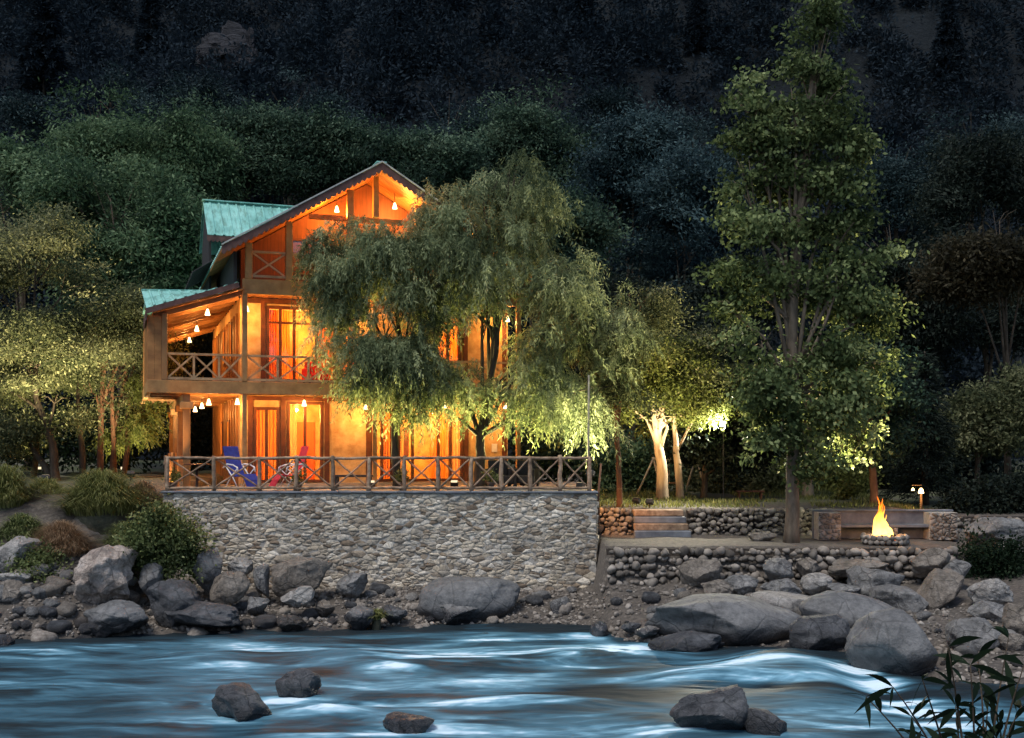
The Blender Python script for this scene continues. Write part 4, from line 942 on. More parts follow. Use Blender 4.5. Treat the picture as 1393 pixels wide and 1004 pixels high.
def crown_points(blobs, n, r, power=.42, holes=.0, hs=.9, smooth=False):
    """points through the volume of ellipsoids, denser outside, with noise gaps"""
    sub = []
    if smooth:
        hs = 1.15
        for b in blobs:
            for q in unit(r, 6):
                f = r.uniform(.34, .62); e = r.uniform(.5, .95)
                sub.append((b[0]+q[0]*b[3]*e, b[1]+q[1]*b[4]*e, b[2]+abs(q[2])**.7*np.sign(q[2])*b[5]*e, b[3]*f, b[4]*f, b[5]*f*.8))
            sub.append((*b[:3], b[3]*.7, b[4]*.7, b[5]*.7))
    for b in ([] if smooth else blobs):                                         # every mass of leaves is itself a cluster of smaller masses
        for q in unit(r, 14):
            if q[2] < -.75: q[2] *= -.4
            f = r.uniform(.22, .58); e = r.uniform(.55, 1.12 - .35*f) * 1.06
            sub.append((b[0]+q[0]*b[3]*e, b[1]+q[1]*b[4]*e, b[2]+q[2]*b[5]*e, b[3]*f, b[4]*f, b[5]*f*.85))
        sub.append((*b[:3], b[3]*.62, b[4]*.62, b[5]*.62))
    blobs = sub
    wts = np.array([b[3]*b[4]*b[5] for b in blobs]) ** .70; wts /= wts.sum()
    k = r.choice(len(blobs), n * 2, p=wts); B = np.array(blobs)[k]
    u = unit(r, n * 2); rad = r.uniform(0, 1, n * 2) ** power
    lump = 1 + .24 * vnoise(u * 2.2 + k[:, None] * 5.1 + 3.3)
    stray = np.where(r.random(n * 2) < .10, r.uniform(1.0, 1.7, n * 2), 1.0)
    P = B[:, :3] + u * B[:, 3:6] * (rad * lump * stray)[:, None]
    if holes > 0:
        keep = vnoise(P * hs + 31.7) > (-1 + holes); P, u, k = P[keep], u[keep], k[keep]
    return P[:n], u[:n], k[:n]
def make_tree(name, base, blobs, lm, bark, label, group, cat='tree', trunk_r=.18, trunk_pts=None, nclump=500, per=40, clump_r=.38, L=.12, Wd=.06, droop=.3, seed=1, holes=.75, willow=False, limbs=True, strand=1.0, power=.42, twigs=2, hs=.9, extra=()):
    r = np.random.default_rng(seed); rd = random.Random(seed)
    base = Vector(base); o = empty(name, base, 0, label, cat, group)
    bl = [(b[0]-base.x, b[1]-base.y, b[2]-base.z, b[3], b[4], b[5]) for b in blobs]
    mb = MB()
    if trunk_pts is None:
        top = min(bl, key=lambda b: abs(b[0]) + abs(b[2]) * .3); trunk_pts = [(0,0,-.3), (rd.uniform(-.1,.1), 0, top[2]*.4), (top[0]*.7, top[1]*.7, max(top[2], .6))]
    tp = [Vector(p) for p in trunk_pts]; n = len(tp)
    fine = []
    for i in range(n - 1):
        for k in range(4): fine.append(tp[i].lerp(tp[i+1], k/4) + Vector((rd.uniform(-1,1), rd.uniform(-1,1), 0)) * trunk_r * .16)
    fine.append(tp[-1]); m = len(fine)
    mb.tube(fine, [trunk_r * (1.25 if i == 0 else 1.0) * (1 - .68 * i/(m-1)) for i in range(m)], 10, True, .08)
    for ex in extra:
        q = [Vector(p) for p in ex]; mb.tube([q[0], q[0].lerp(q[-1], .3) + Vector((.06,0,0)), q[0].lerp(q[-1], .65) - Vector((.05,0,0)), q[-1]], [trunk_r*.8, trunk_r*.65, trunk_r*.5, trunk_r*.25], 8, True, .08)
    if limbs:
        for b in bl:
            c = Vector(b[:3]); st = fine[max(2, int(m * rd.uniform(.45, .95))) - 1]
            if c.z < st.z + .2: st = fine[max(1, int(m*.4))]
            mid = st.lerp(c, .5) + Vector((rd.uniform(-.2,.2), rd.uniform(-.2,.2), abs(c.z - st.z)*.12 + .1))
            rr = trunk_r * .36; mb.tube([st, st.lerp(mid, .5) + Vector((0,0,.05)), mid, mid.lerp(c, .5), c], [rr, rr*.8, rr*.62, rr*.45, rr*.3], 7)
            for k in range(twigs * 2):
                d = Vector(unit(r, 1)[0]); d.z = abs(d.z)*.6 + .05
                e = c + Vector((d.x*b[3], d.y*b[4], d.z*b[5])) * .85; q = mid.lerp(c, rd.uniform(.2, 1))
                mb.tube([q, q.lerp(e, .5) + Vector((0,0,.1)), e], [rr*.34, rr*.22, rr*.08], 5)
    mb.build('trunk', bark, o, True)
    P, u, k = crown_points(bl, nclump, r, .55 if willow else power, holes, hs, smooth=willow)
    nc = len(P)
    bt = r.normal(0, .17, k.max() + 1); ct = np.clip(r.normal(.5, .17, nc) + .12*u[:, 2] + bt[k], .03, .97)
    if willow:
        T = np.tile(np.linspace(0, 1, per), (nc, 1)) + r.uniform(-.02, .02, (nc, per))
        out = u.copy(); out[:, 2] *= .3
        SL = strand * r.uniform(.45, 1.25, nc)
        C = P[:, None, :] + out[:, None, :] * (T * .62 * SL[:, None])[..., None]
        C[..., 2] += (.10 * T - .75 * T ** 1.7) * SL[:, None]
        C += r.normal(0, .035, C.shape)
        D = out[:, None, :] * .4 + r.normal(0, .5, C.shape); D[..., 2] -= .35 + .8 * T
        C = C.reshape(-1, 3); D = D.reshape(-1, 3)
    else:
        C = (P[:, None, :] + r.normal(0, 1, (nc, per, 3)) * np.array([clump_r, clump_r, clump_r * .45]) * r.uniform(.6, 1.25, (nc, 1, 1))).reshape(-1, 3)
        D = np.repeat(u * .5 + r.normal(0, .5, (nc, 3)), per, 0) + r.normal(0, .42, (nc * per, 3)); D[:, 2] -= droop
    nr = u * np.array([.75, .75, .5]) + r.normal(0, .42, u.shape); nr[:, 2] += .45
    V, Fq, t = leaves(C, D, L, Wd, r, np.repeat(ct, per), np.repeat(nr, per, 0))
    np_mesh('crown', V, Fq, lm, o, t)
    return o
def pb(Y, *bl):
    """crown masses from photo rows: (px, py, half width, half height[, depth shift, depth half size])"""
    out = []
    for b in bl:
        px, py, rx, ry = b[:4]; dy = b[4] if len(b) > 4 else 0; k = (Y + dy) / F
        c = W(px, py, Y + dy); out.append((c.x, c.y, c.z, rx*k, (b[5] if len(b) > 5 else .5*(rx + ry)*k), ry*k))
    return out
def at(px, Y, dz=0): x = (px - CX)/F*Y; return (x, Y, (gz(x, Y) if Y < 50 else float(hill_h(np.array([[x]]), np.array([[Y]]))[0,0])) + dz)

# the two willows on the terrace
b = (W(541, 0, 31.3).x, 31.3, TZ - .02)
make_tree('willow_tree', b, pb(31.3, (440,440,34,44,-.4,.7),(492,360,56,56,.2,1.1),(535,350,58,50,-.3,1.2),(455,400,48,60,-.3,.9),(520,430,70,60,-.6,1.0),(500,505,55,42,-.8,.7),(555,490,55,50,-.7,.8),(590,395,55,60,-.3,1.2),(430,330,24,28,0,.6),(600,315,50,36,0,1.2)),
          LM['willow'], M['bark'], 'willow with a straight dark trunk, its leaves hanging over the upper balcony', 'willows on the terrace', trunk_r=.13,
          trunk_pts=[(0,0,0),(-.08,0,1.3),(-.05,0,2.6),(.1,0,4.2),(-.2,0,6.2)], nclump=3100, per=34, L=.15, Wd=.032, seed=11, holes=.68, willow=True, strand=.95)
b = (W(652, 0, 31.7).x, 31.7, TZ - .02)
make_tree('willow_tree', b, pb(31.7, (665,305,70,50,0,1.5),(735,300,62,60,.3,1.6),(665,375,80,62,-.2,1.6),(755,385,62,65,.2,1.8),(655,425,46,36,-.3,1.0),(725,480,46,42,.2,1.2),(680,540,50,28,-.5,.9),(770,470,75,62,.2,1.8),(800,540,62,48,.2,1.6),(745,550,55,42,-.2,1.2),(835,440,40,50,.4,1.3),(565,545,44,30,-.8,.6),(578,400,38,40,-.4,.8),(600,275,36,30,.2,.9),(590,490,40,36,-.7,.7),(625,515,36,26,-.7,.6),(615,345,50,48,-.2,1.2),(655,262,45,28,.4,1.4),(700,245,45,30,.5,1.3),(600,520,40,28,-.6,.6)),
          LM['willow'], M['bark'], 'wide willow with a low forked trunk and the biggest crown before the house', 'willows on the terrace', trunk_r=.17,
          trunk_pts=[(.0,0,0),(.03,0,.9),(.05,0,1.5),(.3,.1,3.0),(.6,.2,5.0),(.7,.2,7.0)], nclump=3600, per=34, L=.15, Wd=.032, seed=12, holes=.66, willow=True, strand=1.0)

# left yard
make_tree('olive_tree', at(76, 35.5), pb(35.5, (50,335,72,56),(5,400,70,60),(85,400,50,52),(45,470,76,46),(110,480,40,40),(10,530,50,36),(75,545,26,20),(25,585,34,24),(-10,600,40,40),(100,575,24,18)), LM['left_warm'], M['bark'], 'yellow lit tree with a leaning trunk at the left edge of the yard', 'trees left of the house', trunk_r=.16,
          trunk_pts=[(0,0,-.2),(-.1,0,1.2),(-.6,0,2.6),(-1.2,.1,4.5)], extra=[((-.1,0,-.1),(-1.1,.3,1.6)),((.5,.9,-.2),(.35,.9,3.4)),((-1.3,1.2,-.2),(-1.0,1.2,3.2))], nclump=1500, per=40, clump_r=.34, L=.12, Wd=.045, seed=21, holes=.85)
make_tree('olive_tree', at(137, 37), pb(37, (140,455,62,52),(178,495,42,44),(112,525,34,34),(165,420,48,38),(200,450,34,44),(150,545,30,20)), LM['left_warm'], M['redbark'], 'olive green tree with twin dark trunks close to the house corner', 'trees left of the house', trunk_r=.13,
          trunk_pts=[(0,0,-.2),(0,0,2.0),(.1,0,4.5)], extra=[((.32,.1,-.2),(.45,0,4.0)),((.55,.5,-.2),(.95,.4,3.6))], nclump=1000, per=40, clump_r=.34, L=.12, Wd=.04, seed=22, holes=.85)
make_tree('olive_tree', at(155, 37.6), pb(37.6, (190,560,30,48),(215,500,26,60),(160,580,28,26)), LM['yellow'], M['redbark'], 'slender yellow green tree leaning beside the twin dark trunks', 'trees left of the house', trunk_r=.09,
          trunk_pts=[(0,0,-.2),(.05,0,1.8),(.5,0,4.0)], nclump=330, per=34, clump_r=.3, L=.13, Wd=.04, seed=23, holes=.85, willow=True, strand=.7)
def big(px, Y, bl, lm, label, seed, n=1300, group='trees behind the house', bark='bark', **kw):
    a = dict(trunk_r=.22, nclump=int(n*1.0), per=38, clump_r=.50, L=.21, Wd=.085, holes=.70, hs=.55, seed=seed, twigs=2); a.update(kw)
    return make_tree('broadleaf_tree', at(px, Y), pb(Y, *bl), LM[lm], M[bark], label, group, **a)
big(170, 43, [(150,270,70,62),(195,330,58,70),(120,340,55,60),(215,400,36,50),(150,400,60,50),(95,260,40,40)], 'green', 'rounded mid green tree rising left of the green roofs', 31, 1500)
big(40, 45, [(40,250,62,42),(90,285,40,40),(0,270,45,40),(20,320,60,50)], 'green', 'spreading green tree behind the yellow lit one', 32, 1000)
big(150, 52, [(130,165,42,44),(165,200,55,44),(115,210,40,36),(190,250,50,40)], 'green', 'tree with a narrow nodding top on the slope left of the roofs', 33, 900)
big(235, 50, [(220,190,55,40),(265,220,50,48),(230,260,55,50),(280,270,40,50),(250,330,46,60)], 'green', 'tall dense tree directly behind the small green wing roof', 34, 1200)
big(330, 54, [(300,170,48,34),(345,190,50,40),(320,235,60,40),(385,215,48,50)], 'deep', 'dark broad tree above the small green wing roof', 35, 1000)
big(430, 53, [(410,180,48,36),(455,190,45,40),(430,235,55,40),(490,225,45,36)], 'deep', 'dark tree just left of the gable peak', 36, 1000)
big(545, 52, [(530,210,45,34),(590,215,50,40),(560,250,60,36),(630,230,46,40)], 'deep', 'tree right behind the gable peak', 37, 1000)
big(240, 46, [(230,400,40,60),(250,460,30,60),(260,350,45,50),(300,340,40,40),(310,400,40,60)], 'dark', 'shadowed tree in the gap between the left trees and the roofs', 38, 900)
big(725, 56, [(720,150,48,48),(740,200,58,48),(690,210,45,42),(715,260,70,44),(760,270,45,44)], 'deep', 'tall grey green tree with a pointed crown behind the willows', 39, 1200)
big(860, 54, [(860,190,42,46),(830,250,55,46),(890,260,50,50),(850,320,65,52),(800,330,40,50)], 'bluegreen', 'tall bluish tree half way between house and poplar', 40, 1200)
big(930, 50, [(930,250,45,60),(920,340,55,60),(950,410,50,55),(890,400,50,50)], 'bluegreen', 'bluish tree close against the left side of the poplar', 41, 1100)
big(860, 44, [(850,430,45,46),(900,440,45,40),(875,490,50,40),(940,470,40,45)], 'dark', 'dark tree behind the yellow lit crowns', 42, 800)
big(640, 46, [(770,340,50,60),(700,330,50,60),(800,420,40,60)], 'deep', 'deep green tree filling the gap behind the wide willow', 43, 900)
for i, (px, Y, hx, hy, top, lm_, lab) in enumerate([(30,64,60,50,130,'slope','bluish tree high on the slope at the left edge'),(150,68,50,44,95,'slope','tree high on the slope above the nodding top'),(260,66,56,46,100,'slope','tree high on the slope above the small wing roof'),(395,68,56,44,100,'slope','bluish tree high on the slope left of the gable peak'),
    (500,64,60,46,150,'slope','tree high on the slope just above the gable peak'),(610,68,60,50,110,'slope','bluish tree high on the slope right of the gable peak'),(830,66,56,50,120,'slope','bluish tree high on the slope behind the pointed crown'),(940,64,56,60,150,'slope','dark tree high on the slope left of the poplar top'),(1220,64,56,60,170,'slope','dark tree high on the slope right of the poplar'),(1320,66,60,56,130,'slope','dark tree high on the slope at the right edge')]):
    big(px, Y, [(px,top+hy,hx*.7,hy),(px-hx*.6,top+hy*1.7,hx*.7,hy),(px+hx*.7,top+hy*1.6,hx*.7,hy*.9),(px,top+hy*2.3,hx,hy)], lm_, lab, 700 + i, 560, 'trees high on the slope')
# right yard
b_ = at(905, 35.8)
make_tree('yard_tree', b_, pb(35.8, (880,530,50,40),(890,572,44,24),(930,525,45,42),(905,480,45,30),(960,560,34,28),(850,550,34,34),(905,570,45,24)), LM['yellow'], M['palebark'], 'yellow green tree with a thick leaning orange lit trunk', 'trees on the lawn', trunk_r=.22,
          trunk_pts=[(-.05,0,-.2),(-.15,0,1.2),(-.35,0,2.6),(-.3,0,4.2)], nclump=760, per=40, clump_r=.36, L=.13, Wd=.06, seed=51, holes=.85)
make_tree('yard_tree', at(926, 36.2), pb(36.2, (950,520,45,36),(925,560,34,24),(940,470,36,28),(1000,520,34,28)), LM['left_warm'], M['palebark'], 'tree with a slim whitish trunk beside the thick leaning one', 'trees on the lawn', trunk_r=.145,
          trunk_pts=[(0,0,-.2),(-.12,0,1.2),(-.2,0,2.6),(.1,0,4.5)], nclump=560, per=40, clump_r=.36, L=.13, Wd=.06, seed=52, holes=.85)
make_tree('yard_tree', at(843, 33.2), pb(33.2, (830,480,48,45),(860,420,40,40),(815,420,34,40),(850,540,36,34)), LM['left_warm'], M['redbark'], 'tree with a thin dark red trunk right of the terrace', 'trees on the lawn', trunk_r=.10,
          trunk_pts=[(0,0,-.2),(-.05,0,1.5),(-.12,0,3.0),(-.1,0,4.6)], nclump=700, per=36, clump_r=.34, L=.13, Wd=.045, seed=53, holes=.85)
make_tree('yard_tree', at(957, 37.0), pb(37.0, (965,598,30,26),(1005,622,32,30),(945,612,28,22),(985,572,20,14),(1020,575,26,28),(1030,610,30,36)), LM['dark'], M['bark'], 'small dark tree standing against the bright floodlight', 'trees on the lawn', trunk_r=.13,
          trunk_pts=[(0,0,-.2),(.05,0,1.0),(.2,0,2.2)], nclump=460, per=40, clump_r=.34, L=.16, Wd=.09, seed=54, holes=.85)
pt = at(1078, 29.8)
make_tree('poplar_tree', pt, pb(29.8, (1118,28,20,36,0,.6),(1108,85,32,40,0,.8),(1125,130,36,36,.1,.9),(1080,140,34,40,-.1,.8),(1020,130,26,34,.2,.7),(1105,190,48,40,0,1.1),(1035,195,40,36,.1,.9),(1152,200,28,34,.2,.7),(1075,245,56,38,0,1.2),(1010,235,26,28,0,.7),(1135,255,40,36,.2,.9),(1025,305,36,36,-.2,.9),(1080,310,34,34,.2,.9),(1140,320,46,36,.2,1.0),(1190,345,26,34,.1,.6),(1010,385,44,32,.1,.9),(990,420,26,26,0,.6),(1060,380,34,34,.3,.9),(1140,390,50,38,0,1.1),(1180,430,44,42,.1,1.0),(1080,440,40,36,.2,1.0),(1035,470,34,36,-.3,.9),(1110,490,50,40,0,1.1),(1190,500,32,40,.2,.8),(1050,535,38,40,-.3,.9),(1140,545,46,38,.1,1.0),(1095,580,44,34,0,1.0),(1050,605,36,30,-.2,.8),(1105,635,34,26,-.1,.8),(1170,600,32,36,.3,.8),(1040,560,20,40,.2,.7)),
          LM['poplar'], M['polebark'], 'very tall poplar with a bare pale stem reaching the top of the view', 'trees by the fire pit', trunk_r=.20,
          trunk_pts=[(0,0,-.2),(.0,0,2.0),(.05,0,4.0),(0,0,6.5),(.2,0,9.5),(.6,0,13.0)], nclump=1500, per=30, clump_r=.25, L=.145, Wd=.10, droop=.5, seed=55, holes=.66, hs=1.0)
make_tree('yard_tree', at(1099, 37.5), pb(37.5, (1095,590,36,40),(1120,560,40,40),(1075,560,30,40)), LM['left_warm'], M['palebark'], 'tree with a pale lit trunk behind the poplar', 'trees by the fire pit', trunk_r=.22, trunk_pts=[(0,0,-.2),(-.02,0,1.0),(.05,0,3.0)], nclump=260, per=36, clump_r=.36, L=.14, Wd=.06, seed=56, holes=.8)
make_tree('yard_tree', at(1190, 34.0), pb(34.0, (1185,560,40,44),(1160,520,36,46),(1215,540,34,50),(1195,600,36,30)), LM['deep'], M['redbark'], 'tree with a leaning reddish trunk right behind the camp fire', 'trees by the fire pit', trunk_r=.13,
          trunk_pts=[(0,0,-.2),(-.08,0,1.0),(-.16,0,2.2),(-.1,0,4.0)], nclump=420, per=36, clump_r=.34, L=.15, Wd=.08, seed=57, holes=.8)
def conifer(px, Y, top_py, base_py, half, lm, label, group, seed, n=150):
    b = at(px, Y); k = Y/F; hgt = (HY - top_py)*k + HC - b[2]; r = np.random.default_rng(seed)
    o = empty('conifer_tree', b, 0, label, 'tree', group)
    mb = MB(); mb.tube([(0,0,-.3),(0,0,hgt*.5),(0,0,hgt)], [.16,.1,.02], 8); mb.build('trunk', M['wicker'] if lm == 'hill' else M['bark'], o, True)
    C = []; D = []
    for i in range(n):
        t = r.uniform(0, 1) ** .8; z = .5 + (hgt - .6) * t; a = r.uniform(0, 6.28); R = half*k*(1 - t)**.75 * r.uniform(.7, 1.1) + .12
        m = int(20 + 60*R); s = r.uniform(.1, 1, m)
        P = np.stack([np.cos(a)*R*s, np.sin(a)*R*s, z - .35*R*s*s], -1) + r.normal(0, .09, (m, 3))
        C.append(P); d = np.tile([math.cos(a), math.sin(a), -.4], (m, 1)) + r.normal(0, .5, (m, 3)); D.append(d)
    V, Fq, t = leaves(np.concatenate(C), np.concatenate(D), .20 if lm != 'hill' else .45, .035 if lm != 'hill' else .13, r); np_mesh('crown', V, Fq, LM[lm], o, t); return o
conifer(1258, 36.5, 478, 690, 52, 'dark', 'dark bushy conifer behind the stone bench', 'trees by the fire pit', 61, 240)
big(1370, 40, [(1340,330,52,40),(1385,360,45,46),(1310,370,34,36),(1360,300,40,30)], 'brownleaf', 'brownish tree with a tall bare stem at the right edge', 62, 800, 'trees on the right slope', trunk_r=.14, trunk_pts=[(0,0,-.2),(0,0,4),(-.05,0,7.2)])
big(1330, 38, [(1325,560,40,30),(1360,580,40,40),(1300,590,30,30),(1385,540,30,40)], 'left_warm', 'pale leafy low tree on the right slope behind the lamp post', 63, 500, 'trees on the right slope', L=.16, Wd=.08, clump_r=.38, trunk_r=.12)
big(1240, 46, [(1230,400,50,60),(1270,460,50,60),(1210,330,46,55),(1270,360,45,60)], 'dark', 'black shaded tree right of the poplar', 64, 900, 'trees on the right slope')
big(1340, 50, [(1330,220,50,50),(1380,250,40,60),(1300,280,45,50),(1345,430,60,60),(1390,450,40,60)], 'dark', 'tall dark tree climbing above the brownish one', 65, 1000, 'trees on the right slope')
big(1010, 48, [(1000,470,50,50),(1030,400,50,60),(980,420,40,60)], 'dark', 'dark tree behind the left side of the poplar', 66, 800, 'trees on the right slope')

# ------------------------------------------------------------------ wooded hillside: one mass, plus the trees one can tell apart
def hill_mass():
    r = np.random.default_rng(77); C = []; D = []; T = []
    cnt = 0
    while cnt < 3300:
        y = r.uniform(57, 150); x = r.uniform(-.62, .62) * y
        z = float(hill_h(np.array([[x]]), np.array([[y]]))[0, 0]); cnt += 1
        hgt = r.uniform(2.0, 6.0) * (1.1 if r.random() < .3 else .8); w = hgt * r.uniform(.28, .6); m = int(240 + 260 * r.random())
        u = unit(r, m); u[:, 2] = np.abs(u[:, 2]); rad = r.uniform(0, 1, m) ** .4
        con = r.random() < .4
        P = u * np.array([w, w, hgt]) * rad[:, None]
        if con: P[:, :2] *= (1.15 - P[:, 2:3] / hgt)
        P += r.normal(0, .18, P.shape); C.append(P + np.array([x, y, z - .3])); D.append(u + r.normal(0, .6, u.shape) - np.array([0, 0, .3])); T.append(np.full(m, np.clip(r.normal(.5, .25), 0, 1)))
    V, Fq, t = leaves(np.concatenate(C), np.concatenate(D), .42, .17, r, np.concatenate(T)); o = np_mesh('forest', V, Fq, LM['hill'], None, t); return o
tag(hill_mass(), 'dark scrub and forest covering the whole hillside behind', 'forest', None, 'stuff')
for i, (px, Y, top) in enumerate([(60,86,-30),(205,88,-20),(440,92,-10),(560,92,-40),(790,92,10),(950,92,-20),(1290,90,-10)]):
    if i == 0: pine0 = conifer(px, Y, top, 0, 52, 'hill', 'dark pine half lost in the shade of the hillside', 'pines on the hillside', 400, 190); h0 = (HY - top)/F*Y + HC - pine0.location.z
    else:
        q = copy_tree(pine0); b = at(px, Y); q.location = b; hh = (HY - top)/F*Y + HC - b[2]; k = max(.5, hh/h0); q.scale = (k, k, k); q.rotation_euler = (0, 0, i*1.7)
v = rock_verts(901, 5, 18, .34, .5); v = v / np.max(np.abs(v), axis=0) * np.array([3.3, 3.0, 4.2]); v[:, 2] += .25*np.sin(v[:, 2]*6)
M['crag'] = noise_mat('dark_crag', (.008,.009,.011), (.035,.036,.042), 1.6, .95, 1.0, .6, c3=(.075,.075,.082), stretch=(.5,.5,2.6), fine=2.2)
o = np_mesh('rock_outcrop', v, ICO[5][1], M['crag'], None, None, True); c = W(326, 100, 86); o.location = c; tag(o, 'jagged rocky crag standing out on the dark hillside', 'rock outcrop')

# ------------------------------------------------------------------ bushes and grasses
def grass_tuft(px, py, Y, w, h, lm, label, seed, n=1500, L=.5, cat='grass tuft', name='grass_tuft', wd=.018, dz=0):
    r = np.random.default_rng(seed); c = W(px, py, Y); k = Y/F; rx = w/2*k; rz = h*k
    o = empty(name, c, 0, label, cat, 'grasses on the bank'); a = r.uniform(0, 6.28, n); s = np.sqrt(r.uniform(0, 1, n))
    P = np.stack([np.cos(a)*s*rx*.75, np.sin(a)*s*rx*.55, rz*.72*(1 - s*s) - .02], -1)
    u = np.stack([np.cos(a)*s, np.sin(a)*s, np.zeros(n)], -1); seg = 4; Ln = L * r.uniform(.6, 1.3, n); jit = r.normal(0, .42, (n, 3)); jit[:, 2] = 0
    dirs = u + jit; V = []; side_ = np.cross(dirs, [0, 0, 1.0]) + 1e-3; side_ /= np.linalg.norm(side_, axis=1)[:, None]
    for i in range(seg + 1):
        t = i/seg; q = P + dirs * (Ln * t * (.35 + .45*t))[:, None] + np.array([0, 0, 1.0]) * (Ln * (1.25*t - .95*t*t))[:, None]
        wv = side_ * wd * (1 - t*.9); V += [q - wv, q + wv]
    V = np.stack(V, 1); m = 2*(seg+1); Fq = []
    for i in range(seg): Fq.append(np.stack([np.arange(n)*m + 2*i, np.arange(n)*m + 2*i+1, np.arange(n)*m + 2*i+3, np.arange(n)*m + 2*i+2], -1))
    t = np.repeat(np.clip(r.normal(.55, .22, n), 0, 1), m)
    np_mesh('blades', V.reshape(-1, 3), np.concatenate(Fq), LM[lm], o, t)
    mm = MB(); mm.lathe((0, 0, -.5), [(rx*.6, 0), (rx*.55, .45), (rx*.35, .45 + rz*.4), (.02, .45 + rz*.55)], 12); mm.build('root_mound', M['ground'], o, True)
    return o
grass_tuft(138, 700, 29.6, 120, 62, 'grass', 'thick tuft of long green grass arching over the bank by the fence', 71, 3600, .8, wd=.013)
grass_tuft(8, 690, 30.0, 70, 58, 'grass', 'yellow green grass tuft cut by the left picture edge', 72, 1900, .75, wd=.013)
grass_tuft(84, 756, 28.2, 88, 52, 'dry', 'mound of dry reddish grass above the pale boulders', 73, 3000, .5, wd=.008)
grass_tuft(195, 690, 30.4, 60, 40, 'dry', 'small dry grass patch between the fence and the long green tuft', 74, 700, .4)
grass_tuft(512, 842, 27.2, 22, 12, 'grass', 'tiny green grass tuft growing at the water beside the egg shaped boulder', 75, 200, .28)
grass_tuft(62, 676, 31.0, 70, 26, 'grass', 'low sparse grass on the dirt between the two big tufts', 77, 700, .45, wd=.012)
grass_tuft(172, 745, 28.6, 70, 40, 'bush', 'weedy growth between the long green tuft and the leafy bush', 78, 900, .4, wd=.014)
grass_tuft(30, 735, 28.8, 80, 40, 'bush', 'low dull green growth on the slope left of the dry grass', 76, 1000, .4)
def lawn():
    r = np.random.default_rng(44); n = 9000; x = r.uniform(2.6, 13, n); y = r.uniform(32.9, 41, n); keep = vnoise(np.stack([x*.6, y*.6, 0*x], -1)) > -.35; x, y = x[keep], y[keep]; n = len(x)
    C = np.stack([x, y, ground_h(x, y) - .01], -1); D = r.normal(0, .35, (n, 3)); D[:, 2] = 1
    V, Fq, t = leaves(C, D, .16, .035, r); tag(np_mesh('lawn_grass', V, Fq, LM['grass'], None, t), 'rough short grass growing on the lawn above the fire terrace', 'grass', None, 'stuff')
lawn()
def bush(px, py, Y, bl, lm, label, seed, n=220, grp='bushes on the bank', L=.10, Wd=.06, cr=.16, name='bush', per=34, holes=.85):
    b = W(px, py, Y); r = np.random.default_rng(seed); o = empty(name, b, 0, label, 'bush', grp)
    bls = [(q[0]-b.x, q[1]-b.y, q[2]-b.z, q[3], q[4], q[5]) for q in pb(Y, *bl)]
    mb = MB()
    for q in bls:
        for k in range(3): mb.tube([(0,0,-.1), Vector(q[:3])*.5 + Vector((0,0,.05)), Vector(q[:3]) + Vector(r.normal(0,.12,3))], [.02,.015,.006], 5)
    mb.build('stems', M['bark'], o)
    P, u, k = crown_points(bls, n, r, .42, holes, 2.5)
    C = (P[:, None, :] + r.normal(0, cr, (len(P), per, 3))).reshape(-1, 3); D = np.repeat(u, per, 0) + r.normal(0, .7, (len(P)*per, 3))
    V, Fq, t = leaves(C, D, L, Wd, r, np.repeat(np.clip(r.normal(.5, .2, len(P)), .1, .9), per)); np_mesh('foliage', V, Fq, LM[lm], o, t); return o
bush(220, 790, 28.0, [(215,730,42,30),(235,760,34,34),(200,755,28,30),(250,735,22,26),(225,705,30,16)], 'bush', 'dense leafy bush hanging over the boulders at the left wall end', 81, 420)
bush(45, 800, 27.4, [(35,770,26,16),(65,790,22,16),(50,765,20,12),(75,815,12,18)], 'bush', 'green creeper trailing over the pale boulders', 82, 160)
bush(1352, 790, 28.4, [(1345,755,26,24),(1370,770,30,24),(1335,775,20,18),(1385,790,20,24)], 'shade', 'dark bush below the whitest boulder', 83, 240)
g_ = 'undergrowth behind the lawn'
bush(1000, 690, 40, [(960,655,40,26),(1000,650,40,30),(1035,660,34,24)], 'left_warm', 'lit hedge like undergrowth behind the small dark tree', 84, 300, g_, .16, .09, .25)
bush(1130, 690, 41, [(1125,660,34,22),(1160,655,34,24),(1075,660,30,24)], 'yellow', 'yellowish undergrowth lit between the poplar and the fire', 85, 260, g_, .16, .09, .25)
bush(860, 690, 40, [(850,640,34,40),(880,640,30,36),(820,650,30,34)], 'green', 'green thicket behind the swing frame', 86, 320, g_, .16, .09, .25)
bush(1148, 684, 36, [(1150,668,12,12)], 'yellow', 'single bright sprig of leaves growing on the lawn edge', 87, 24, g_, .14, .08, .1)
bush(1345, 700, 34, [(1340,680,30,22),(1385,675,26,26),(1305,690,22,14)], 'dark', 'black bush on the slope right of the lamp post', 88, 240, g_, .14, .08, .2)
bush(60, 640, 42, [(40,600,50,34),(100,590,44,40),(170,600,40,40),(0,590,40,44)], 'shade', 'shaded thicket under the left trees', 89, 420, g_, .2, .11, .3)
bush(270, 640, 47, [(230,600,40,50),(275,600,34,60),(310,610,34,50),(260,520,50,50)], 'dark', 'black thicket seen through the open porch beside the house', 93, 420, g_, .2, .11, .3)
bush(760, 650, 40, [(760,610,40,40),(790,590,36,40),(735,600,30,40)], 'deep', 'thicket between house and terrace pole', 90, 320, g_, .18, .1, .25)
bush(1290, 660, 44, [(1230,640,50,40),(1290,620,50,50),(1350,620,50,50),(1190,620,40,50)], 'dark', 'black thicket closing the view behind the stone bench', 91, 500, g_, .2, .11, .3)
bush(930, 600, 45, [(900,600,60,40),(960,600,60,50),(1020,620,60,50),(1080,620,60,50),(1140,620,50,50)], 'deep', 'deep thicket along the back of the lawn', 92, 600, g_, .2, .11, .3)

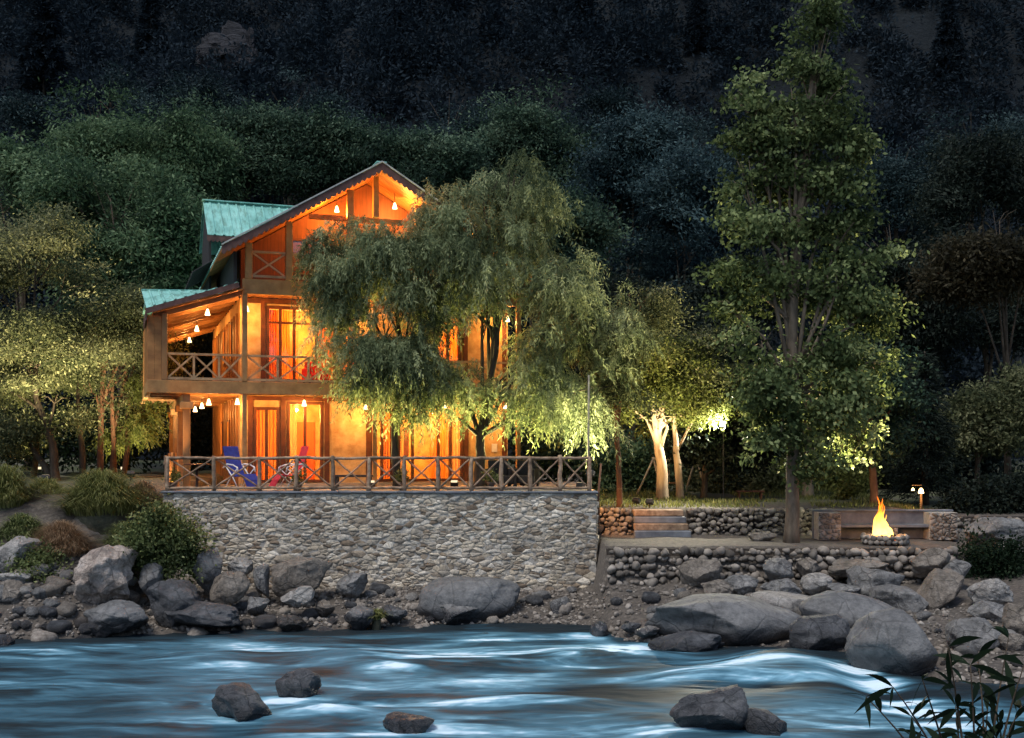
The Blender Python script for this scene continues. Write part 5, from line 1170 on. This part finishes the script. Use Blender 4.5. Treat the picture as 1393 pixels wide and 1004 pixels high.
# ------------------------------------------------------------------ fire terrace: cobble walls, steps, bench, ring
def cobble_wall(x0, x1, y, z0, z1, size, label, seed, lean=.1, depth=.4, name='cobble_wall', y1=None):
    r = np.random.default_rng(seed); o = empty(name, (0, y, 0), 0, label, 'stone wall'); pts = []; rad = []
    y1 = y if y1 is None else y1
    rows = int((z1 - z0) / (size * 1.05)) + 2
    for j in range(rows):
        z = z0 - size + j * size * 1.1; x = x0 + r.uniform(0, size)
        while x < x1:
            s = size * r.choice([.4, .55, .7, .9, 1.15]); yy = (y1 - y) * (x - x0)/(x1 - x0)
            if z < z1 + .02: pts.append((x, yy + lean * (z - z0) + r.uniform(-.05, .05), min(z + r.uniform(-.05, .05), z1 - s*.4))); rad.append(s * .78)
            x += s * 1.12
    sc = scatter_rocks('stones', np.array(pts), np.array(rad), M['cobble'], o, sub=2)
    mb = MB(); dy = y1 - y
    mb.add([(x0, .12, z0-.3),(x1, dy+.12, z0-.3),(x1, dy+depth+.2, z0-.3),(x0, depth+.2, z0-.3),(x0, .12+lean*(z1-z0), z1-.06),(x1, dy+.12+lean*(z1-z0), z1-.06),(x1, dy+depth+.2, z1-.06),(x0, depth+.2, z1-.06)],
           [(0,3,2,1),(4,5,6,7),(0,1,5,4),(1,2,6,5),(2,3,7,6),(3,0,4,7)]); mb.build('earth_core', M['earth'], o)
    return o
cobble_wall(2.45, 11.4, 28.25, .95, 1.86, .17, 'low dry wall of round river cobbles below the fire pit', 301, .25)
cobble_wall(2.45, 3.45, 32.15, 1.86, 2.64, .14, 'short dry stone wall left of the garden steps', 302)
cobble_wall(5.15, 9.4, 32.15, 1.86, 2.64, .14, 'long dry stone wall between the steps and the bench', 303)
cobble_wall(12.3, 16, 31.4, 1.7, 2.5, .15, 'rough dry stone wall right of the bench', 304)
stp = empty('stone_steps', (W(898, 0, 32).x, 31.35, 1.86), 0, 'wide weathered stone steps climbing from the fire terrace to the lawn', 'steps')
for k in range(4): MB().box(-.80 + .02*k, .80 - .03*k, .27*k, .27*k + .34 if k < 3 else 1.5, .19*k - (.1 if k == 0 else .004), .19*(k+1) - .006*k).build('step', M['log'] if k % 2 else M['concrete'], stp, bevel=.02)
# bench
bx = W(1203, 0, 30.8).x
be = empty('stone_bench', (bx, 30.55, 1.87), 0, 'long stone and concrete fire side bench with a high back', 'bench')
MB().box(-1.93, 1.93, .42, .62, 0, .76).build('backrest', M['concrete'], be, bevel=.01)
MB().box(-1.98, 1.98, .36, .72, .762, .81).build('coping', M['concrete'], be, bevel=.01)
MB().box(-1.3, 1.15, -.02, .418, .34, .42).build('seat', M['concrete'], be, bevel=.01)
def stone_block(name, x0, x1, y0, y1, z0, z1, seed):
    b_ = MB().box(x0, x1, y0, y1, z0, z1).build(name, M['mortar'], be); r = random.Random(seed); v, f, t = [], [], []
    rubble(v, f, t, x1 - x0, z1 - z0, .11, lambda x, z, o: (x0 + x, y0 - o, z0 + z), r, 1.3, .008, (.02, .05)); 
    np_mesh('face_stones', v, np.array(f), M['cobble'], b_, t); return b_
stone_block('end_pier', -1.92, -1.302, -.05, .415, 0, .755, 4); stone_block('end_pier', 1.152, 1.92, -.05, .415, 0, .755, 5)
stone_block('seat_pier', -.35, .3, .02, .415, 0, .335, 6)
fx, fy, fz = W(1204, 0, 29.35).x, 29.35, 1.88
ring = empty('fire_ring', (fx, fy, fz), 0, 'round stone fire ring holding the camp fire', 'fire pit')
pts = []; rad = []
for j in range(2):
    for k in range(22): a = 2*math.pi*(k + .5*j)/22; pts.append((.54*math.cos(a), .54*math.sin(a), .05 + .11*j)); rad.append(random.uniform(.085, .105))
scatter_rocks('ring_stones', np.array(pts), np.array(rad), M['cobble'], ring, 2)
MB().lathe((0,0,0), [(.46,-.02),(.46,.05),(.1,.09),(.02,.1)], 18).build('ash_bed', M['char'], ring, True)
MB().lathe((0,0,0), [(.26,.08),(.22,.13),(.05,.16),(.01,.165)], 14).build('ember_bed', M['ember'], ring, True)
fire = empty('camp_fire', (fx - .03, fy, fz + .12), 0, 'tall yellow flames of the camp fire burning on split logs', 'fire')
for k in range(6):
    a = k*1.05; MB().tube([(.34*math.cos(a), .34*math.sin(a), .02), (-.06*math.cos(a), -.06*math.sin(a), .30)], [.045, .035], 8, True, .1).build('firewood', M['char'], fire, True)
def flame_material():
    m, nt, b, out = new_mat('flame'); nt.nodes.remove(b)
    tc = N(nt, 'ShaderNodeTexCoord'); sp = N(nt, 'ShaderNodeSeparateXYZ'); nt.links.new(tc.outputs['Object'], sp.inputs[0])
    no = N(nt, 'ShaderNodeTexNoise', i_Scale=6, i_Detail=3); nt.links.new(tc.outputs['Object'], no.inputs['Vector'])
    ad = N(nt, 'ShaderNodeMath', operation='MULTIPLY_ADD'); ad.inputs[1].default_value = .5; nt.links.new(no.outputs[0], ad.inputs[0]); nt.links.new(sp.outputs[2], ad.inputs[2])
    r = ramp(nt, ad.outputs[0], [(.2, (1,.22,.02)), (.38, (1,.62,.16)), (.7, (1,.50,.08)), (1.0, (1,.16,.01))])
    e = N(nt, 'ShaderNodeEmission'); e.inputs[1].default_value = 1.7; nt.links.new(r.outputs[0], e.inputs[0])
    t = N(nt, 'ShaderNodeBsdfTransparent'); lw = N(nt, 'ShaderNodeLayerWeight'); lw.inputs[0].default_value = .35
    r2 = ramp(nt, lw.outputs['Facing'], [(.15, (.9,.9,.9)), (.75, (.02,.02,.02))])
    mx = N(nt, 'ShaderNodeMixShader'); nt.links.new(r2.outputs[0], mx.inputs[0]); nt.links.new(t.outputs[0], mx.inputs[1]); nt.links.new(e.outputs[0], mx.inputs[2]); nt.links.new(mx.outputs[0], out.inputs[0]); return m
M['flame'] = flame_material(); rf = random.Random(8)
for k in range(22):
    hgt = (1.3 - .05*k) * rf.uniform(.75, 1.05); a = rf.uniform(0, 6.28); d = (.04 + .22 * (k/21) ** .6) * 1.25; x, y = d*math.cos(a), d*math.sin(a)*.8; pts = []; rad = []
    ph = rf.uniform(0, 6); wv = rf.uniform(.05, .11)
    for i in range(14):
        t = i/13; pts.append((x*(1 - .75*t) + wv*math.sin(ph + t*7)*t - .12*t*hgt, y*(1-.6*t) + .05*math.cos(ph + t*5)*t, hgt*t)); rad.append((.03 + .075*math.sin(math.pi*min(1, t*1.2 + .12))**1.2 * (1 + .25*math.sin(ph*3 + t*15))) * (1 - t)**.55 * (.65 + .4*hgt) + .002)
    MB().tube(pts, rad, 10).build('flame', M['flame'], fire, True)
plight('fire_light', (0, -.05, .5), 55, (1, .42, .1), .2, fire)
p = W(1037, 0, 30.6); tag(boulder('low_stone', 1036, 729, 40, 16, 30.4, 'brownboulder', 'low dark stump like stone left of the poplar foot', 0, group='seats round the fire', cat='stone'))

# lamp post, swing, lawn table
lp = at(1253, 32.6)
lam = empty('lamp_post', lp, 0, 'short wooden lamp post with two small lit lamps behind the bench', 'lamp post')
hz = (HC - (668 - HY)/F*32.6) - lp[2]
MB().tube([(0,0,-.2),(0,0,hz-.05)], [.04,.035], 8).build('post', M['bark'], lam, True)
for dx, dz, s in ((0, 0, .68), (-.24, .05, .36)):
    h_ = MB().lathe((dx,0,hz + dz), [(.03*s,.13*s),(.09*s,.05*s),(.12*s,-.09*s),(.1*s,-.1*s)], 12).build('lamp_shade', M['bulb'], lam, True)
MB().beam((-.28,0,hz+.17), (.02,0,hz+.17), .025, .025).build('arm', M['bark'], lam)
plight('lamp_light', (-.1, -.25, hz - .1), 14, WARM, .06, lam)
sw = at(889, 38.2); kx = 38.2/F
swo = empty('swing_frame', (sw[0], sw[1], sw[2]), 0, 'pale A shaped pole frame of a garden swing behind the leaning trunk', 'swing')
ht = (HC - (622 - HY)*kx) - sw[2]
MB().tube([(-.62,-.1,-.05), (.02,0,ht)], .035, 8).build('leg', M['pole'], swo, True); MB().tube([(.34,.1,-.05), (-.02,0,ht)], .035, 8).build('leg', M['pole'], swo, True)
MB().tube([(0,0,ht - .06), (1.55,.5,ht - .06)], .04, 8).build('top_bar', M['pole'], swo, True)
MB().tube([(1.15,.5,-.05), (1.55,.5,ht)], .035, 8).build('leg', M['pole'], swo, True); MB().tube([(1.95,.55,-.05), (1.55,.5,ht)], .035, 8).build('leg', M['pole'], swo, True)
MB().box(.55, 1.05, .0, .3, .40, .44).build('seat', M['wood'], swo)
for x in (.58, 1.02): MB().tube([(x, .2, .44), (x, .28, ht - .08)], .008, 5).build('rope', M['pole'], swo)
t_ = at(1020, 36.5); lt = empty('garden_bench', t_, 0, 'low dark garden bench on the lit lawn strip', 'bench')
MB().box(-.45, .45, -.15, .15, .26, .31).build('seat', M['darkwood'], lt)
for s in (-1, 1): MB().box(s*.36-.03, s*.36+.03, -.12, .12, -.05, .258).build('leg', M['darkwood'], lt)

# floodlights: housings with a lens, and the spot they throw
def floodlight(loc, target, power, label, size=math.radians(95), col=(1, .82, .45), post=.5, blend=.9, lens='flood', k=1.0):
    loc = Vector(loc); o = empty('floodlight', loc, 0, label, 'floodlight', 'garden floodlights')
    d = (Vector(target) - loc).normalized(); q = d.to_track_quat('Y', 'Z')
    MB().tube([(0,0,-post),(0,0,-.05)], .02, 6).build('stake', M['blackmetal'], o)
    h_ = MB().box(-.11*k, .11*k, -.10, .03, -.08*k, .08*k).build('housing', M['blackmetal'], o, bevel=.01); h_.rotation_euler = q.to_euler()
    l_ = MB().box(-.095*k, .095*k, .031, .036, -.065*k, .065*k).build('lens', M[lens], h_)
    s = bpy.data.lights.new('flood_light', 'SPOT'); s.energy = power * 1.9; s.spot_size = size; s.spot_blend = blend; s.color = col; s.shadow_soft_size = .06
    so = bpy.data.objects.new('flood_light', s); link(so); so.parent = o; so.location = d*.08; so.rotation_euler = (-d).to_track_quat('Z', 'Y').to_euler(); return o
x, y, z = at(52, 38.4); floodlight((x, y, z + .3), W(50, 440, 35.2), 520, 'black ground floodlight behind the leaning trunk of the yellow lit tree', post=.35, col=(1, .84, .42))
x, y, z = at(168, 39.4); floodlight((x, y, z + .3), W(165, 510, 36.6), 320, 'black ground floodlight behind the twin dark trunks', post=.35, col=(1, .84, .42))
x, y, z = at(62, 32.3); floodlight((x, y, z + .25), W(48, 350, 35.5), 1700, 'black ground floodlight before the leaning trunk of the yellow lit tree', post=.35, col=(1, .84, .5), size=math.radians(75))
x, y, z = at(178, 33.6); floodlight((x, y, z + .25), W(175, 500, 37), 480, 'black ground floodlight by the picket fence before the twin dark trunks', post=.35, col=(1, .84, .5), size=math.radians(75))
p = W(233, 0, 30.7); floodlight((p.x, p.y, TZ + .14), W(205, 470, 31.8), 260, 'added black floodlight in the left terrace corner aimed at the balcony end', post=.13, col=(1, .5, .14), size=math.radians(70))  # added lamp, only there to turn the balcony boards orange
p = W(712, 0, 33.4); floodlight((p.x, p.y, TZ + .16), W(690, 530, 31.6), 950, 'black floodlight by the house aimed up into the wide willow', post=.15, col=(1, .88, .34))
p = W(618, 0, 32.6); floodlight((p.x, p.y, TZ + .16), W(610, 500, 30.9), 520, 'black floodlight between the two willow trunks', post=.15, col=(1, .86, .30))
p = W(505, 0, 32.4); floodlight((p.x, p.y, TZ + .16), W(510, 500, 30.7), 560, 'black floodlight left of the straight willow trunk', post=.15, col=(1, .86, .30))
p = W(790, 0, 31.0); floodlight((p.x, p.y, TZ + .16), W(810, 470, 31.6), 700, 'added black floodlight in the right terrace corner aimed up at the willow edge', post=.15, col=(1, .88, .5))  # added lamp, stands in for lawn lamp light on the willow edge
x, y, z = at(884, 33.0); floodlight((x, y, z + .22), W(915, 490, 35.4), 1000, 'added black floodlight on the lawn edge aimed at the crowns over the lawn', post=.26, col=(1, .86, .5), size=math.radians(62), blend=.5)  # added lamp to lift the dim crowns above the lawn
x, y, z = at(1228, 31.5); floodlight((x, y, z + .2), W(1165, 430, 30), 1500, 'added black floodlight behind the bench aimed at the right side of the poplar', post=.25)  # added lamp, helps fire and lamp post brighten the poplar
x, y, z = at(866, 33.5); floodlight((x, y, z + .2), W(908, 560, 35.6), 170, 'black floodlight on the lawn edge aimed up the leaning orange trunk', post=.25, col=(1, .62, .25))
p = W(984, 577, 36.0); g0 = at(984, 36.0)[2]; floodlight(p, W(925, 560, 34.6), 900, 'bright floodlight on a post behind the small dark tree', post=p.z - g0, col=(1, .93, .72), size=math.radians(160), lens='bright', k=1.3)
floodlight((TX1 - .12, TY + .6, TZ + .45), W(855, 712, 32.6), 75, 'added black floodlight on the terrace corner aimed down at the garden steps', post=.44, col=(1, .45, .16), size=math.radians(70))  # added lamp in place of warm house light falling on the steps
x, y, z = at(1155, 31.6); floodlight((x, y, z + .2), W(1110, 480, 30), 2600, 'added black ground floodlight left of the bench aimed up the poplar', post=.25)  # added lamp to lighten the dark middle of the poplar

# ------------------------------------------------------------------ potted plants and the overhanging branch
def potted(px, Y, label, seed, s=1.0):
    p = W(px, 0, Y); o = empty('potted_plant', (p.x, p.y, TZ - .003), 0, label, 'potted plant', 'pots along the railing')
    MB().lathe((0,0,0), [(.07*s,0),(.11*s,.2*s),(.125*s,.22*s),(.11*s,.215*s),(.1*s,.19*s)], 14).build('pot', M['pot'], o, True)
    r = np.random.default_rng(seed); P = np.stack([r.normal(0,.09*s,260), r.normal(0,.09*s,260), .24*s + np.abs(r.normal(.1,.1,260))*s], -1); D = P*np.array([3,3,1]) + r.normal(0,.3,P.shape)
    V, Fq, t = leaves(P, D, .09*s, .04*s, r); np_mesh('leaves', V, Fq, LM['bush'], o, t); return o
potted(406, 30.5, 'leafy potted plant between the crimson chair and the railing', 1)
potted(547, 30.5, 'potted plant at the foot of the straight willow trunk', 2)
potted(668, 30.5, 'potted plant just right of the forked willow trunk', 3)
potted(236, 30.6, 'potted plant in the left corner of the terrace', 4)
def branch():
    r = np.random.default_rng(99); Yn = 5.2; base = W(1330, 1180, Yn); o = empty('riverside_plant', base, 0, 'dark long leaved plant reaching into the lower right corner close to the camera', 'plant')
    tips = [(1178,948),(1215,935),(1255,925),(1290,880),(1330,895),(1372,868),(1393,905),(1300,960),(1345,945),(1240,975),(1390,960),(1320,905),(1360,985)]
    mb = MB(); C = []; D = []
    for px, py in tips:
        tip = W(px, py, Yn + r.uniform(-.35, .35)) - base; m1 = Vector((tip.x*.35 + r.normal(0,.02), r.normal(0,.05), tip.z*.6)); pts = []
        for i in range(10):
            t = i/9; pts.append(Vector((0,0,0))*(1-t)**2 + m1*2*t*(1-t) + tip*t*t)
        mb.tube(pts, [.010 - .0075*i/9 for i in range(10)], 5)
        for i in range(3, 10):
            d = (pts[min(i+1,9)] - pts[i-1]).normalized()
            for q in range((2 if px > 1285 else 1) if i < 9 else 3):
                C.append(pts[i][:]); dd = np.array(d)*.6 + r.normal(0, .55, 3); dd[2] -= .25; D.append(dd)
    mb.build('stems', M['bark'], o, True)
    C = np.array(C); D = np.array(D); D /= np.linalg.norm(D, axis=1)[:, None]; n = len(C); L = r.uniform(.11, .2, n); S = np.cross(D, r.normal(size=(n,3))*.4 + np.array([0,1.0,.3])); S /= np.linalg.norm(S,axis=1)[:,None]
    V = []; prof = [0,.55,.95,1,.75,.4,0]; m = len(prof)
    for i, w in enumerate(prof):
        t = i/(m-1); q = C + D*(L*t)[:,None] - np.array([0,0,1.0])*(L*.35*t*t)[:,None]; V += [q - S*(w*.085*L + .0005)[:,None], q + S*(w*.085*L + .0005)[:,None]]
    V = np.stack(V, 1); k = 2*m; Fq = [np.stack([np.arange(n)*k+2*i, np.arange(n)*k+2*i+1, np.arange(n)*k+2*i+3, np.arange(n)*k+2*i+2], -1) for i in range(m-1)]
    np_mesh('leaves', V.reshape(-1,3), np.concatenate(Fq), LM['shade'], o, np.repeat(r.uniform(.2,.8,n), k))
branch()
